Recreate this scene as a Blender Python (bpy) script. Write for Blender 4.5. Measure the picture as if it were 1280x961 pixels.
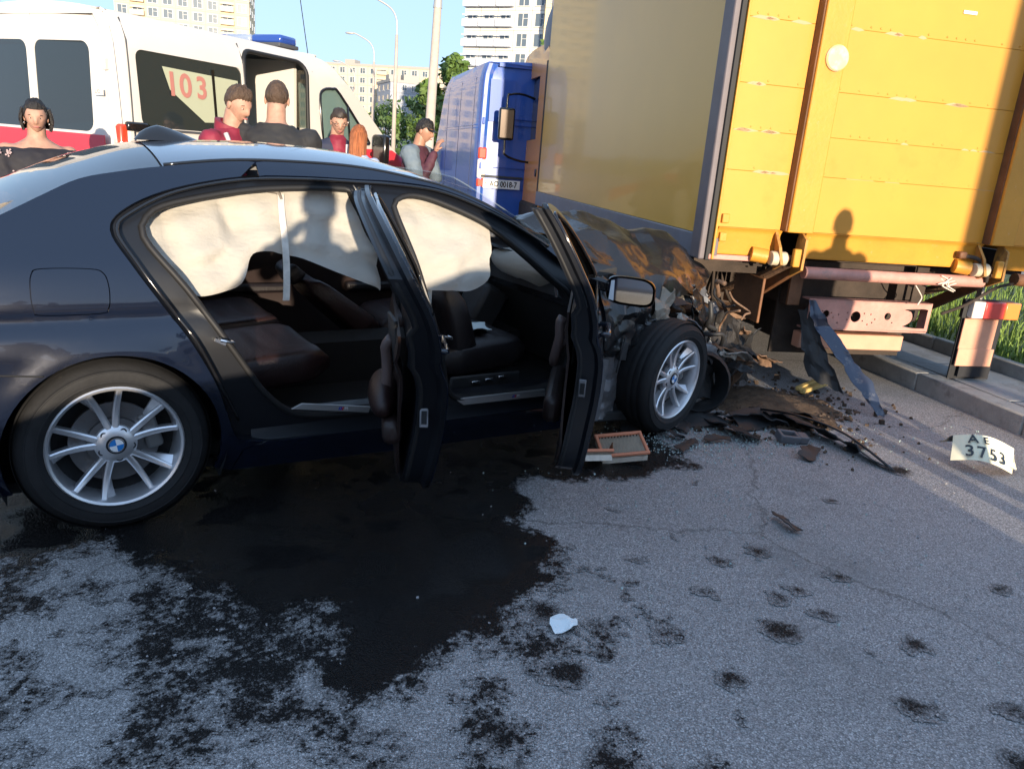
import bpy, bmesh, math, random
import numpy as np
from mathutils import Vector, Matrix, Euler, noise
from mathutils.geometry import delaunay_2d_cdt, tessellate_polygon
for o in list(bpy.data.objects): bpy.data.objects.remove(o)
random.seed(7); np.random.seed(7)
SC = bpy.context.scene; COL = SC.collection
R = math.radians; PI = math.pi
# ---------------------------------------------------------------- camera
cam_d = bpy.data.cameras.new('camera'); cam = bpy.data.objects.new('camera', cam_d); COL.objects.link(cam)
cam_d.sensor_width = 36; cam_d.lens = 960/1280*36; cam_d.clip_start = .05; cam_d.clip_end = 3000
PITCH, ROLL = .2864, .0808
fw = Vector((0, math.cos(PITCH), -math.sin(PITCH))); up0 = Vector((0, math.sin(PITCH), math.cos(PITCH))); rt0 = Vector((1, 0, 0))
rt = rt0*math.cos(ROLL)+up0*math.sin(ROLL); up = up0*math.cos(ROLL)-rt0*math.sin(ROLL)
mw = Matrix((rt, up, -fw)).transposed().to_4x4(); mw.translation = (0, 0, 1.495); cam.matrix_world = mw
SC.camera = cam
# ---------------------------------------------------------------- light
SUN_AZ, SUN_EL = R(15.0), R(5.8)          # the light travels towards (-sin az, cos az)
world = bpy.data.worlds.new('World'); SC.world = world; world.use_nodes = True
nt = world.node_tree; bg = nt.nodes['Background']
sky = nt.nodes.new('ShaderNodeTexSky'); sky.sky_type = 'NISHITA'; sky.sun_disc = False
to_sun = Vector((math.sin(SUN_AZ)*math.cos(SUN_EL), -math.cos(SUN_AZ)*math.cos(SUN_EL), math.sin(SUN_EL)))
sky.sun_elevation = SUN_EL; sky.sun_rotation = math.atan2(to_sun.x, to_sun.y)
sky.air_density = 1.0; sky.dust_density = .6; sky.ozone_density = 2.0
mxs = nt.nodes.new('ShaderNodeMix'); mxs.data_type = 'RGBA'; mxs.inputs[0].default_value = .88; nt.links.new(sky.outputs[0], mxs.inputs[6]); mxs.inputs[7].default_value = (1.06, 1.55, 2.34, 1)   # thin even haze veil over the whole sky
nt.links.new(mxs.outputs[2], bg.inputs[0]); bg.inputs[1].default_value = .15
sun_d = bpy.data.lights.new('sun', 'SUN'); sun = bpy.data.objects.new('sun', sun_d); COL.objects.link(sun)
sun_d.energy = 2.55; sun_d.angle = R(.5); sun_d.color = (1, .84, .64)
sun.rotation_euler = (-to_sun).to_track_quat('-Z', 'Y').to_euler()
SC.view_settings.view_transform = 'Standard'; SC.view_settings.look = 'None'; SC.view_settings.gamma = 1
SC.view_settings.use_curve_mapping = False
SC.view_settings.exposure = 1.82
SC.render.engine = 'CYCLES'; SC.cycles.max_bounces = 8; SC.cycles.use_denoising = True
# ---------------------------------------------------------------- helpers
MATS = {}
def M(name, col, rough=.5, metal=0., coat=0., var=.0, vscale=3., dirt=None, bump=0., bscale=40., emit=0., trans=0., spec=.5, alpha=1., stretch=None, ior=1.45, dirt2=None):
    """procedural principled material; var = tone noise, dirt = (colour, amount 0..1, scale) blotches"""
    if name in MATS: return MATS[name]
    m = bpy.data.materials.new(name); m.use_nodes = True; t = m.node_tree; N = t.nodes; L = t.links
    b = N['Principled BSDF']
    b.inputs['Roughness'].default_value = rough; b.inputs['Metallic'].default_value = metal
    b.inputs['Coat Weight'].default_value = coat; b.inputs['Coat Roughness'].default_value = .04
    b.inputs['Specular IOR Level'].default_value = spec; b.inputs['IOR'].default_value = ior
    b.inputs['Transmission Weight'].default_value = trans; b.inputs['Alpha'].default_value = alpha
    c4 = (*col, 1); b.inputs['Base Color'].default_value = c4
    tc = N.new('ShaderNodeTexCoord'); vec = tc.outputs['Object']
    if stretch:
        mp = N.new('ShaderNodeMapping'); mp.inputs['Scale'].default_value = stretch; L.new(vec, mp.inputs[0]); vec = mp.outputs[0]
    last = None
    def noise_t(s, d=6., r=.6):
        n = N.new('ShaderNodeTexNoise'); n.inputs['Scale'].default_value = s; n.inputs['Detail'].default_value = d; n.inputs['Roughness'].default_value = r
        L.new(vec, n.inputs['Vector']); return n.outputs['Fac']
    if var:
        mx = N.new('ShaderNodeMix'); mx.data_type = 'RGBA'
        mr = N.new('ShaderNodeMapRange'); mr.inputs[1].default_value = .3; mr.inputs[2].default_value = .7; L.new(noise_t(vscale), mr.inputs[0])
        mx.inputs[6].default_value = (*[max(0, c*(1-var)) for c in col], 1); mx.inputs[7].default_value = (*[min(1, c*(1+var)) for c in col], 1)
        L.new(mr.outputs[0], mx.inputs[0]); last = mx.outputs[2]
    k = 0
    for dd in (dirt, dirt2):
        if not dd: continue
        dc, am, sc = dd
        mx = N.new('ShaderNodeMix'); mx.data_type = 'RGBA'
        mr = N.new('ShaderNodeMapRange'); mr.inputs[1].default_value = .72-am*.5; mr.inputs[2].default_value = .80-am*.3; mr.inputs[4].default_value = min(1, .35+am)
        L.new(noise_t(sc, 8, .68), mr.inputs[0]); L.new(mr.outputs[0], mx.inputs[0])
        if last: L.new(last, mx.inputs[6])
        else: mx.inputs[6].default_value = c4
        mx.inputs[7].default_value = (*dc, 1); last = mx.outputs[2]
        if k == 0:
            rr = N.new('ShaderNodeMapRange'); rr.inputs[3].default_value = rough; rr.inputs[4].default_value = max(rough, .75); L.new(mr.outputs[0], rr.inputs[0]); L.new(rr.outputs[0], b.inputs['Roughness'])
            if coat:
                rc = N.new('ShaderNodeMapRange'); rc.inputs[3].default_value = coat; rc.inputs[4].default_value = coat*.15; L.new(mr.outputs[0], rc.inputs[0]); L.new(rc.outputs[0], b.inputs['Coat Weight'])
            if metal:
                rm = N.new('ShaderNodeMapRange'); rm.inputs[3].default_value = metal; rm.inputs[4].default_value = 0; L.new(mr.outputs[0], rm.inputs[0]); L.new(rm.outputs[0], b.inputs['Metallic'])
        k += 1
    if last: L.new(last, b.inputs['Base Color'])
    if bump:
        bp = N.new('ShaderNodeBump'); bp.inputs['Strength'].default_value = bump; bp.inputs['Distance'].default_value = .02; L.new(noise_t(bscale), bp.inputs['Height']); L.new(bp.outputs[0], b.inputs['Normal'])
    if emit:
        b.inputs['Emission Color'].default_value = c4; b.inputs['Emission Strength'].default_value = emit
    MATS[name] = m; return m

class MB:
    """collects simple shapes; build() links them as ONE mesh object"""
    def __init__(s): s.v = []; s.f = []; s.M = Matrix.Identity(4)
    def add(s, vs, fs):
        n = len(s.v); s.v += [tuple(s.M @ Vector(p)) for p in vs]; s.f += [tuple(i+n for i in q) for q in fs]; return s
    def box(s, c, d, rot=(0, 0, 0), taper=1.):
        m = Matrix.Translation(c) @ Euler(rot).to_matrix().to_4x4(); hx, hy, hz = d[0]/2, d[1]/2, d[2]/2
        vs = [m @ Vector((x*hx*(taper if z > 0 else 1), y*hy*(taper if z > 0 else 1), z*hz)) for z in (-1, 1) for y in (-1, 1) for x in (-1, 1)]
        return s.add(vs, [(0, 2, 3, 1), (4, 5, 7, 6), (0, 1, 5, 4), (2, 6, 7, 3), (0, 4, 6, 2), (1, 3, 7, 5)])
    def beam(s, a, b, w, h, upv=(0, 0, 1)):
        a = Vector(a); b = Vector(b); d = (b-a); u = Vector(upv)
        if abs(d.normalized().dot(u)) > .98: u = Vector((1, 0, 0))
        sx = d.cross(u).normalized(); sz = sx.cross(d).normalized()
        vs = [p+sx*x*w/2+sz*z*h/2 for p in (a, b) for z in (-1, 1) for x in (-1, 1)]
        return s.add(vs, [(0, 1, 3, 2), (4, 6, 7, 5), (0, 4, 5, 1), (2, 3, 7, 6), (0, 2, 6, 4), (1, 5, 7, 3)])
    def tube(s, pts, r, n=8, caps=True, closed=False):
        P = [Vector(p) for p in pts]; k = len(P); rs = list(r) if hasattr(r, '__len__') else [r]*k
        ref = None; vs = []
        for i in range(k):
            if closed: t = P[(i+1) % k]-P[i-1]
            else: t = P[min(i+1, k-1)]-P[max(i-1, 0)]
            if t.length < 1e-9: t = Vector((0, 0, 1))
            t.normalize()
            if ref is None: ref = t.orthogonal().normalized()
            ref = (ref - t*ref.dot(t)); ref = ref.normalized() if ref.length > 1e-6 else t.orthogonal().normalized()
            b2 = t.cross(ref)
            vs += [P[i]+(ref*math.cos(2*PI*j/n)+b2*math.sin(2*PI*j/n))*rs[i] for j in range(n)]
        fs = []
        for i in range(k if closed else k-1):
            i2 = (i+1) % k
            for j in range(n): fs.append((i*n+j, i*n+(j+1) % n, i2*n+(j+1) % n, i2*n+j))
        if caps and not closed: fs += [tuple(range(n-1, -1, -1)), tuple((k-1)*n+j for j in range(n))]
        return s.add(vs, fs)
    def lathe(s, prof, n=24, m=None, a0=0, a1=2*PI):
        """prof = [(radius, height)] about local z"""
        m = m or Matrix.Identity(4); full = abs(a1-a0-2*PI) < 1e-6; c = n if full else n+1; vs = []
        for r, h in prof: vs += [m @ Vector((r*math.cos(a0+(a1-a0)*j/n), r*math.sin(a0+(a1-a0)*j/n), h)) for j in range(c)]
        fs = []
        for i in range(len(prof)-1):
            for j in range(n): j2 = (j+1) % c; fs.append((i*c+j, i*c+j2, (i+1)*c+j2, (i+1)*c+j))
        return s.add(vs, fs)
    def prism(s, poly, h0, h1, m=None):
        m = m or Matrix.Identity(4); n = len(poly)
        vs = [m @ Vector((x, y, h0)) for x, y in poly]+[m @ Vector((x, y, h1)) for x, y in poly]
        tri = tessellate_polygon([[Vector((x, y, 0)) for x, y in poly]])
        fs = [tuple(reversed(t)) for t in tri]+[tuple(i+n for i in t) for t in tri]
        fs += [(i, (i+1) % n, (i+1) % n+n, i+n) for i in range(n)]
        return s.add(vs, fs)
    def grid(s, G, closed_u=False):
        r = len(G); c = len(G[0]); vs = [p for row in G for p in row]; fs = []
        for i in range(r-1):
            for j in range(c if closed_u else c-1): j2 = (j+1) % c; fs.append((i*c+j, i*c+j2, (i+1)*c+j2, (i+1)*c+j))
        return s.add(vs, fs)
    def ball(s, c, r, n=10, m2=None):
        r = r if hasattr(r, '__len__') else (r, r, r); G = []
        for i in range(n//2+1):
            a = -PI/2+PI*i/(n//2); G.append([Vector(c)+Vector((r[0]*math.cos(a)*math.cos(2*PI*j/n), r[1]*math.cos(a)*math.sin(2*PI*j/n), r[2]*math.sin(a))) for j in range(n)])
        return s.grid(G, True)
    def build(s, name, mat, parent=None, smooth=False, bevel=0., solid=0., sub=0, off=-1, ang=35, segs=2, fix=True):
        me = bpy.data.meshes.new(name); me.from_pydata(s.v, [], s.f); me.update()
        if fix:
            bm = bmesh.new(); bm.from_mesh(me); bmesh.ops.remove_doubles(bm, verts=bm.verts, dist=1e-5); bmesh.ops.recalc_face_normals(bm, faces=bm.faces); bm.to_mesh(me); bm.free()
        me.materials.append(mat)
        o = bpy.data.objects.new(name, me); COL.objects.link(o)
        if parent: o.parent = parent
        if smooth:
            for p in me.polygons: p.use_smooth = True
            if smooth != 'all': sharp(me, ang)
        if solid: md = o.modifiers.new('s', 'SOLIDIFY'); md.thickness = solid; md.offset = off
        if solid and smooth: o.modifiers.new('e', 'EDGE_SPLIT').split_angle = R(40)
        if bevel:
            md = o.modifiers.new('b', 'BEVEL'); md.width = bevel; md.segments = segs; md.limit_method = 'ANGLE'; md.angle_limit = R(32); md.harden_normals = False
            for p in me.polygons: p.use_smooth = True
            if not smooth: sharp(me, 32)
        if sub: md = o.modifiers.new('u', 'SUBSURF'); md.levels = sub; md.render_levels = sub
        return o
def sharp(me, ang):
    bm = bmesh.new(); bm.from_mesh(me); a = R(ang)
    for e in bm.edges: e.smooth = not (len(e.link_faces) == 2 and e.calc_face_angle(0) > a)
    bm.to_mesh(me); bm.free()
def thing(name, label, cat, loc=(0, 0, 0), rz=0., group=None, parent=None):
    o = bpy.data.objects.new(name, None); COL.objects.link(o); o.location = loc; o.rotation_euler = (0, 0, rz); o.empty_display_size = .1
    o['label'] = label; o['category'] = cat
    if group: o['group'] = group
    return o
def tag(o, label=None, cat=None, group=None, kind=None):
    for k, v in (('label', label), ('category', cat), ('group', group), ('kind', kind)):
        if v: o[k] = v
    return o
def copy_tree(o, parent=None):
    c = o.copy(); COL.objects.link(c)
    if parent: c.parent = parent
    for ch in o.children: copy_tree(ch, c)
    return c
def spline(pts, k=6, closed=False):
    """Catmull-Rom through pts; a point given twice is a corner"""
    P = [Vector(p) for p in pts]; n = len(P); out = []
    for i in range(n if closed else n-1):
        p1 = P[i]; p2 = P[(i+1) % n]
        if (p1-p2).length < 1e-9: continue
        p0 = P[i-1] if (closed or i > 0) else p1; p3 = P[(i+2) % n] if (closed or i < n-2) else p2
        for j in range(k):
            t = j/k; out.append(.5*((2*p1)+(p2-p0)*t+(2*p0-5*p1+4*p2-p3)*t*t+(3*p1-p0-3*p2+p3)*t**3))
    if not closed: out.append(P[-1])
    return [tuple(q) for q in out]
def resample(pts, n, closed=False):
    P = np.array(pts, float)
    if closed: P = np.vstack([P, P[:1]])
    d = np.r_[0, np.cumsum(np.linalg.norm(np.diff(P, axis=0), axis=1))]; t = np.linspace(0, d[-1], n+1 if closed else n)
    if closed: t = t[:-1]
    return np.stack([np.interp(t, d, P[:, k]) for k in range(P.shape[1])], 1)
def inpoly(px, py, poly):
    px = np.asarray(px); py = np.asarray(py); r = np.zeros(px.shape, bool); n = len(poly)
    for i in range(n):
        x1, y1 = poly[i][:2]; x2, y2 = poly[i-1][:2]
        if y1 == y2: continue
        r ^= ((y1 > py) != (y2 > py)) & (px < (x2-x1)*(py-y1)/(y2-y1)+x1)
    return r
def cdt(outer, holes=(), step=.03, step2=None, jit=0., extra=()):
    """2-D triangulation of a polygon with holes, filled with interior points; returns verts2d, tris"""
    vs = []; es = []
    for lp in [outer]+list(holes):
        n0 = len(vs); vs += [Vector(p[:2]) for p in lp]; es += [(n0+i, n0+(i+1) % len(lp)) for i in range(len(lp))]
    A = np.array([p[:2] for p in outer]); st2 = step2 or step
    gx, gy = np.meshgrid(np.arange(A[:, 0].min(), A[:, 0].max(), step)+step/2, np.arange(A[:, 1].min(), A[:, 1].max(), st2)+st2/2)
    gx = gx.ravel(); gy = gy.ravel()
    if jit: gx = gx+np.random.uniform(-jit, jit, gx.shape)*step; gy = gy+np.random.uniform(-jit, jit, gy.shape)*st2
    ok = inpoly(gx, gy, outer)
    for h in holes: ok &= ~inpoly(gx, gy, h)
    B = np.array([p[:] for p in vs]); gx, gy = gx[ok], gy[ok]
    if len(extra):
        E_ = np.array(extra); eo = inpoly(E_[:, 0], E_[:, 1], outer)
        for h in holes: eo &= ~inpoly(E_[:, 0], E_[:, 1], h)
        E_ = E_[eo]; B = np.vstack([B, E_]); vs += [Vector(p) for p in E_]
    if len(gx):
        keep = np.ones(len(gx), bool)
        for b in B: keep &= ((gx-b[0])/step)**2+((gy-b[1])/st2)**2 > .12
        vs += [Vector((x, y)) for x, y in zip(gx[keep], gy[keep])]
    v2, _, fs, *_ = delaunay_2d_cdt(vs, es, [], 0, 1e-6)
    V = np.array([p[:] for p in v2]); F = np.array([f for f in fs if len(f) == 3])
    c = V[F].mean(1); ok = inpoly(c[:, 0], c[:, 1], outer)
    for h in holes: ok &= ~inpoly(c[:, 0], c[:, 1], h)
    return V, F[ok]
def panel(name, outer, surf, mat, parent, holes=(), step=.03, step2=None, solid=.0, off=-1, smooth='all', jit=0., ang=35, extra=()):
    V, F = cdt(outer, holes, step, step2, jit, extra); b = MB(); b.add([surf(x, z) for x, z in V], [tuple(f) for f in F])
    return b.build(name, mat, parent, smooth=smooth, solid=solid, off=off, ang=ang)
def textmesh(name, body, size, mat, parent, m, depth=.002, align='CENTER', sx=1., bold=.0):
    cu = bpy.data.curves.new(name, 'FONT'); cu.body = body; cu.size = size; cu.align_x = align; cu.align_y = 'CENTER'; cu.extrude = depth/2; cu.offset = bold; cu.resolution_u = 4
    to = bpy.data.objects.new(name, cu); COL.objects.link(to); dg = bpy.context.evaluated_depsgraph_get()
    me = bpy.data.meshes.new_from_object(to.evaluated_get(dg)); bpy.data.objects.remove(to)
    me.transform(m @ Matrix.Diagonal((sx, 1, 1, 1))); me.materials.clear(); me.materials.append(mat)
    o = bpy.data.objects.new(name, me); COL.objects.link(o)
    if parent: o.parent = parent
    return o
def frame(o, x, z):
    """matrix with local x along x, local z along z (outward)"""
    x = Vector(x).normalized(); z = Vector(z).normalized(); y = z.cross(x).normalized(); x = y.cross(z)
    m = Matrix((x, y, z)).transposed().to_4x4(); m.translation = o; return m
def nz(x, y=0., z=0., s=1.): return noise.noise(Vector((x*s, y*s, z*s)))
# ---------------------------------------------------------------- ground, kerb, verge
def asphalt(wet=False):
    m = bpy.data.materials.new('wet_asphalt' if wet else 'asphalt'); m.use_nodes = True; t = m.node_tree; N = t.nodes; L = t.links; b = N['Principled BSDF']
    tc = N.new('ShaderNodeTexCoord'); v = tc.outputs['Object']
    def tex(kind, s, **k):
        n = N.new(kind); n.inputs['Scale'].default_value = s; L.new(v, n.inputs['Vector'])
        for a, q in k.items(): n.inputs[a].default_value = q
        return n
    chips = tex('ShaderNodeTexVoronoi', 200.); big = tex('ShaderNodeTexNoise', 1.1, Detail=8., Roughness=.62); mid = tex('ShaderNodeTexNoise', 9., Detail=6., Roughness=.7); fine = tex('ShaderNodeTexNoise', 260., Detail=3.)
    sep = N.new('ShaderNodeSeparateColor'); L.new(chips.outputs['Color'], sep.inputs[0])
    cr = N.new('ShaderNodeValToRGB'); L.new(sep.outputs[0], cr.inputs[0]); e = cr.color_ramp.elements
    e[0].position = 0; e[0].color = (.185, .176, .176, 1); e[1].position = 1; e[1].color = (.66, .635, .63, 1)
    for p, c in ((.35, (.305, .292, .292, 1)), (.75, (.385, .37, .368, 1)), (.92, (.475, .455, .45, 1))): q = e.new(p); q.color = c
    def mix(a, bb, fac, mode='MIX'):
        x = N.new('ShaderNodeMix'); x.data_type = 'RGBA'; x.blend_type = mode
        for i, s in ((6, a), (7, bb)):
            if isinstance(s, tuple): x.inputs[i].default_value = s
            else: L.new(s, x.inputs[i])
        if isinstance(fac, float): x.inputs[0].default_value = fac
        else: L.new(fac, x.inputs[0])
        return x.outputs[2]
    def rng(o, a, bb, c, d):
        r = N.new('ShaderNodeMapRange'); L.new(o, r.inputs[0])
        for i, q in enumerate((a, bb, c, d)): r.inputs[i+1].default_value = q
        return r.outputs[0]
    gap = rng(chips.outputs['Distance'], .45, .8, 0., .75)
    c = mix(cr.outputs[0], (.10, .095, .09, 1), gap)
    c = mix(c, (.135, .128, .122, 1), rng(big.outputs['Fac'], .52, .72, 0., .55))
    c = mix(c, (.33, .31, .295, 1), rng(mid.outputs['Fac'], .5, .75, 0., .35))
    patch = tex('ShaderNodeTexNoise', .35, Detail=4.); c = mix(c, (.22, .205, .20, 1), rng(patch.outputs['Fac'], .5, .7, 0., .45))
    dust = tex('ShaderNodeTexNoise', 2.6, Detail=9., Roughness=.75); c = mix(c, (.40, .37, .34, 1), rng(dust.outputs['Fac'], .56, .8, 0., .4))
    crk = N.new('ShaderNodeTexVoronoi'); crk.feature = 'DISTANCE_TO_EDGE'; crk.inputs['Scale'].default_value = .55; wv = N.new('ShaderNodeMix'); wv.data_type = 'RGBA'; wv.blend_type = 'ADD'; wv.inputs[0].default_value = .35; L.new(v, wv.inputs[6]); L.new(dust.outputs['Color'], wv.inputs[7]); L.new(wv.outputs[2], crk.inputs['Vector'])
    c = mix(c, (.06, .055, .05, 1), rng(crk.outputs['Distance'], .0015, .006, .55, 0.))
    rough = rng(big.outputs['Fac'], .35, .7, .72, .9); bst = None
    if wet:
        at = N.new('ShaderNodeAttribute'); at.attribute_name = 'wet'
        a1 = N.new('ShaderNodeMath'); a1.operation = 'MULTIPLY_ADD'; L.new(sep.outputs[1], a1.inputs[0]); a1.inputs[1].default_value = .42; L.new(at.outputs['Fac'], a1.inputs[2])
        a2 = N.new('ShaderNodeMath'); a2.operation = 'MULTIPLY_ADD'; L.new(mid.outputs['Fac'], a2.inputs[0]); a2.inputs[1].default_value = .5; L.new(a1.outputs[0], a2.inputs[2])
        w = rng(a2.outputs[0], .42, 1.08, 0., 1.)
        c = mix(c, (.0045, .004, .004, 1), rng(w, 0., 1., 0., .98))
        pool = tex('ShaderNodeTexNoise', 3.2, Detail=3.); pm = rng(pool.outputs['Fac'], .40, .60, .10, .30)
        deep = N.new('ShaderNodeAttribute'); deep.attribute_name = 'deep'
        def lerp(fa, xa, xb):
            q = N.new('ShaderNodeMix'); L.new(fa, q.inputs[0])
            for k, s_ in ((2, xa), (3, xb)):
                if isinstance(s_, float): q.inputs[k].default_value = s_
                else: L.new(s_, q.inputs[k])
            return q.outputs[0]
        rough = lerp(deep.outputs['Fac'], lerp(w, rough, .6), pm)
        bst = lerp(deep.outputs['Fac'], .8, rng(pool.outputs['Fac'], .40, .62, .22, .95))
        sp_ = lerp(w, .35, .12); L.new(sp_, b.inputs['Specular IOR Level'])
    L.new(c, b.inputs['Base Color']); L.new(rough, b.inputs['Roughness'])
    if not wet: b.inputs['Specular IOR Level'].default_value = .35
    ad = N.new('ShaderNodeMath'); ad.operation = 'MULTIPLY_ADD'; L.new(chips.outputs['Distance'], ad.inputs[0]); ad.inputs[1].default_value = -1.; L.new(mid.outputs['Fac'], ad.inputs[2])
    bp = N.new('ShaderNodeBump'); bp.inputs['Strength'].default_value = .8; bp.inputs['Distance'].default_value = .006; L.new(ad.outputs[0], bp.inputs['Height']); L.new(bp.outputs[0], b.inputs['Normal'])
    if bst is not None: L.new(bst, bp.inputs['Strength'])
    return m
ASPH = asphalt()
g = MB(); g.add([(-700, -300, 0), (700, -300, 0), (700, 1400, 0), (-700, 1400, 0)], [(0, 1, 2, 3)])
tag(g.build('road', ASPH), kind='structure')
KY = R(13.5); KD = Vector((-math.sin(KY), math.cos(KY), 0)); KN = Vector((math.cos(KY), math.sin(KY), 0)); K0 = Vector((3.37, 4.85, 0))
CONC = M('kerb_concrete', (.30, .285, .265), .85, var=.18, vscale=7, dirt=((.10, .09, .085), .35, 5), bump=.35, bscale=90)
PAVE = M('pavement_concrete', (.27, .265, .26), .88, var=.15, vscale=4, dirt=((.13, .12, .11), .4, 3), bump=.4, bscale=120)
kerb = bpy.data.objects.new('kerb', None); COL.objects.link(kerb); kerb.location = K0; kerb.rotation_euler = (0, 0, KY); kerb['kind'] = 'structure'
b = MB(); b.box((.09, 0, .05), (.18, .992, .18)); st = b.build('kerb_stone', CONC, kerb, bevel=.012)
for i in range(-10, 34):
    q = st if i == -10 else st.copy()
    if i > -10: COL.objects.link(q)
    q.location = (random.uniform(-.006, .006), i+.5, random.uniform(-.005, .005)); q.rotation_euler = (0, random.uniform(-.012, .012), random.uniform(-.005, .005))
pav = bpy.data.objects.new('pavement', None); COL.objects.link(pav); pav.location = K0; pav.rotation_euler = (0, 0, KY); pav['kind'] = 'structure'
b = MB(); b.box((0, 0, 0), (.61, .98, .08)); sl = b.build('paving_slab', PAVE, pav, bevel=.006)
for i in range(-8, 30):
    q = sl if i == -8 else sl.copy()
    if i > -8: COL.objects.link(q)
    q.location = (.18+.31, i+.8, .098+random.uniform(-.004, .004))
k2 = bpy.data.objects.new('garden_kerb', None); COL.objects.link(k2); k2.location = K0; k2.rotation_euler = (0, 0, KY); k2['kind'] = 'structure'
b = MB(); b.box((.84, 0, .12), (.08, .99, .26)); st2 = b.build('kerb_stone', CONC, k2, bevel=.01)
for i in range(-8, 30):
    q = st2 if i == -8 else st2.copy()
    if i > -8: COL.objects.link(q)
    q.location = (0, i+.3, random.uniform(-.008, .008))
SOIL = M('verge_soil', (.11, .12, .05), .95, var=.4, vscale=4, bump=.5)
b = MB(); G = [[(.88+x, y, .19+.05*nz(x*.5, y*.5)+.012*x) for x in np.linspace(0, 45, 30)] for y in np.linspace(-12, 45, 60)]
b.grid(G); v = b.build('grass_verge', SOIL, None, smooth='all'); v.location = K0; v.rotation_euler = (0, 0, KY); tag(v, kind='structure')
# grass blades on the verge
GRASS = M('grass_blade', (.16, .24, .045), .7, var=.45, vscale=6)
vs = []; fs = []
rr = np.random.RandomState(3)
for i in range(9000):
    x = .92+rr.rand()**1.7*5; y = rr.uniform(-1.5, 14); h = rr.uniform(.12, .36)*(1.25 if rr.rand() < .1 else 1); a = rr.uniform(0, PI); w = .006+.004*rr.rand(); lx, ly = rr.normal(0, .09, 2)
    z0 = .19; n = len(vs); c, s = math.cos(a)*w, math.sin(a)*w
    vs += [(x-c, y-s, z0), (x+c, y+s, z0), (x+c*.7+lx*.4, y+s*.7+ly*.4, z0+h*.6), (x-c*.7+lx*.4, y-s*.7+ly*.4, z0+h*.6), (x+lx, y+ly, z0+h)]
    fs += [(n, n+1, n+2, n+3), (n+3, n+2, n+4)]
b = MB(); b.add(vs, fs); gr = b.build('grass', GRASS, fix=False); gr.location = K0; gr.rotation_euler = (0, 0, KY); tag(gr, kind='stuff')
# ---------------------------------------------------------------- spilled fluids on the asphalt
def vnoise(X, Y, s, seed=0):
    r = np.random.RandomState(seed); T = r.rand(256, 256); x = X*s+37; y = Y*s+91; xi = np.floor(x).astype(int); yi = np.floor(y).astype(int); fx = x-xi; fy = y-yi; fx = fx*fx*(3-2*fx); fy = fy*fy*(3-2*fy)
    q = lambda a, c: T[a % 256, c % 256]
    return ((q(xi, yi)*(1-fx)+q(xi+1, yi)*fx)*(1-fy)+(q(xi, yi+1)*(1-fx)+q(xi+1, yi+1)*fx)*fy)*2-1
def sdf(X, Y, poly):
    d = np.full(X.shape, 1e9); n = len(poly)
    for i in range(n):
        a = np.array(poly[i-1]); c = np.array(poly[i]); e = c-a; px = X-a[0]; py = Y-a[1]; t = np.clip((px*e[0]+py*e[1])/(e@e), 0, 1); d = np.minimum(d, np.hypot(px-t*e[0], py-t*e[1]))
    return np.where(inpoly(X, Y, poly), d, -d)
st = .007; X, Y = np.meshgrid(np.arange(-2.3, 2.3, st), np.arange(1.25, 4.6, st), indexing='ij')
main = [(-2.6, 2.78), (-1.9, 2.5), (-1.65, 2.38), (-1.50, 2.52), (-1.25, 2.5), (-1.08, 2.36), (-.90, 2.22), (-.72, 2.16), (-.58, 2.22), (-.50, 2.12), (-.52, 1.95), (-.44, 1.84), (-.28, 1.90), (-.14, 2.12), (.09, 2.34), (.20, 2.56), (.17, 2.8), (.10, 3.05), (.12, 3.2), (.02, 3.35), (.12, 3.55), (.62, 3.62), (.95, 3.85), (.75, 4.6), (-1.0, 4.6), (-2.6, 3.4)]
halo = [(-2.3, 2.4), (-1.5, 2.35), (-1.2, 2.45), (-.6, 2.5), (.25, 2.6), (.45, 2.2), (.1, 1.8), (.9, 1.25), (-1.6, 1.25)]
F = sdf(X, Y, main)+.02+.075*vnoise(X, Y, 4, 1)+.05*vnoise(X, Y, 11, 2)+.032*vnoise(X, Y, 30, 3)+.028*vnoise(X, Y, 75, 4)+.024*vnoise(X, Y, 130, 12)
hd = sdf(X, Y, halo)
sp = .50*vnoise(X, Y, 8, 5)+.30*vnoise(X, Y, 19, 6)+.36*vnoise(X, Y, 60, 7)+.34*vnoise(X, Y, 120, 8)-.46+np.clip(hd*1.2, -.6, .16)+.55*np.exp(-(((X+.75)/.45)**2+((Y-2.05)/.28)**2))
Fs = sp*.1
for (x, y, r) in [(.24, 2.01, .055), (.99, 2.33, .06), (1.08, 2.91, .045), (.59, 2.26, .03), (1.19, 2.46, .035), (1.05, 2.55, .03), (1.15, 2.62, .022), (.36, 2.27, .035), (.78, 2.55, .02), (2.18, 4.0, .06), (1.30, 1.98, .04), (1.45, 2.3, .03), (.35, 1.65, .07), (.62, 1.55, .05), (.95, 1.6, .06), (.05, 1.72, .06), (-.65, 1.72, .05), (-.9, 1.95, .06), (-.62, 2.05, .05), (1.35, 2.75, .02), (.9, 2.8, .018), (.55, 2.75, .015), (1.5, 1.75, .05), (.75, 2.05, .03), (1.6, 2.0, .035), (2.0, 2.75, .03), (-1.3, 1.65, .06), (.17, 2.33, .05), (1.62, 3.5, .02)]:
    e = .85*r-np.hypot((X-x), (Y-y)*1.1)+.022*vnoise(X, Y, 22, 9)+.014*vnoise(X, Y, 60, 10)+.009*vnoise(X, Y, 130, 11); Fs = np.maximum(Fs, e)
Fm = np.maximum(F, Fs*.8)
WET = np.maximum(np.clip((F+.030)/.07, 0, 1), .70*np.clip((Fs*.8+.024)/.045, 0, 1)); DEEP = np.clip((F+.005)/.05, 0, 1)
C = (Fm[:-1, :-1]+Fm[1:, :-1]+Fm[:-1, 1:]+Fm[1:, 1:])/4 > -.022
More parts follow.
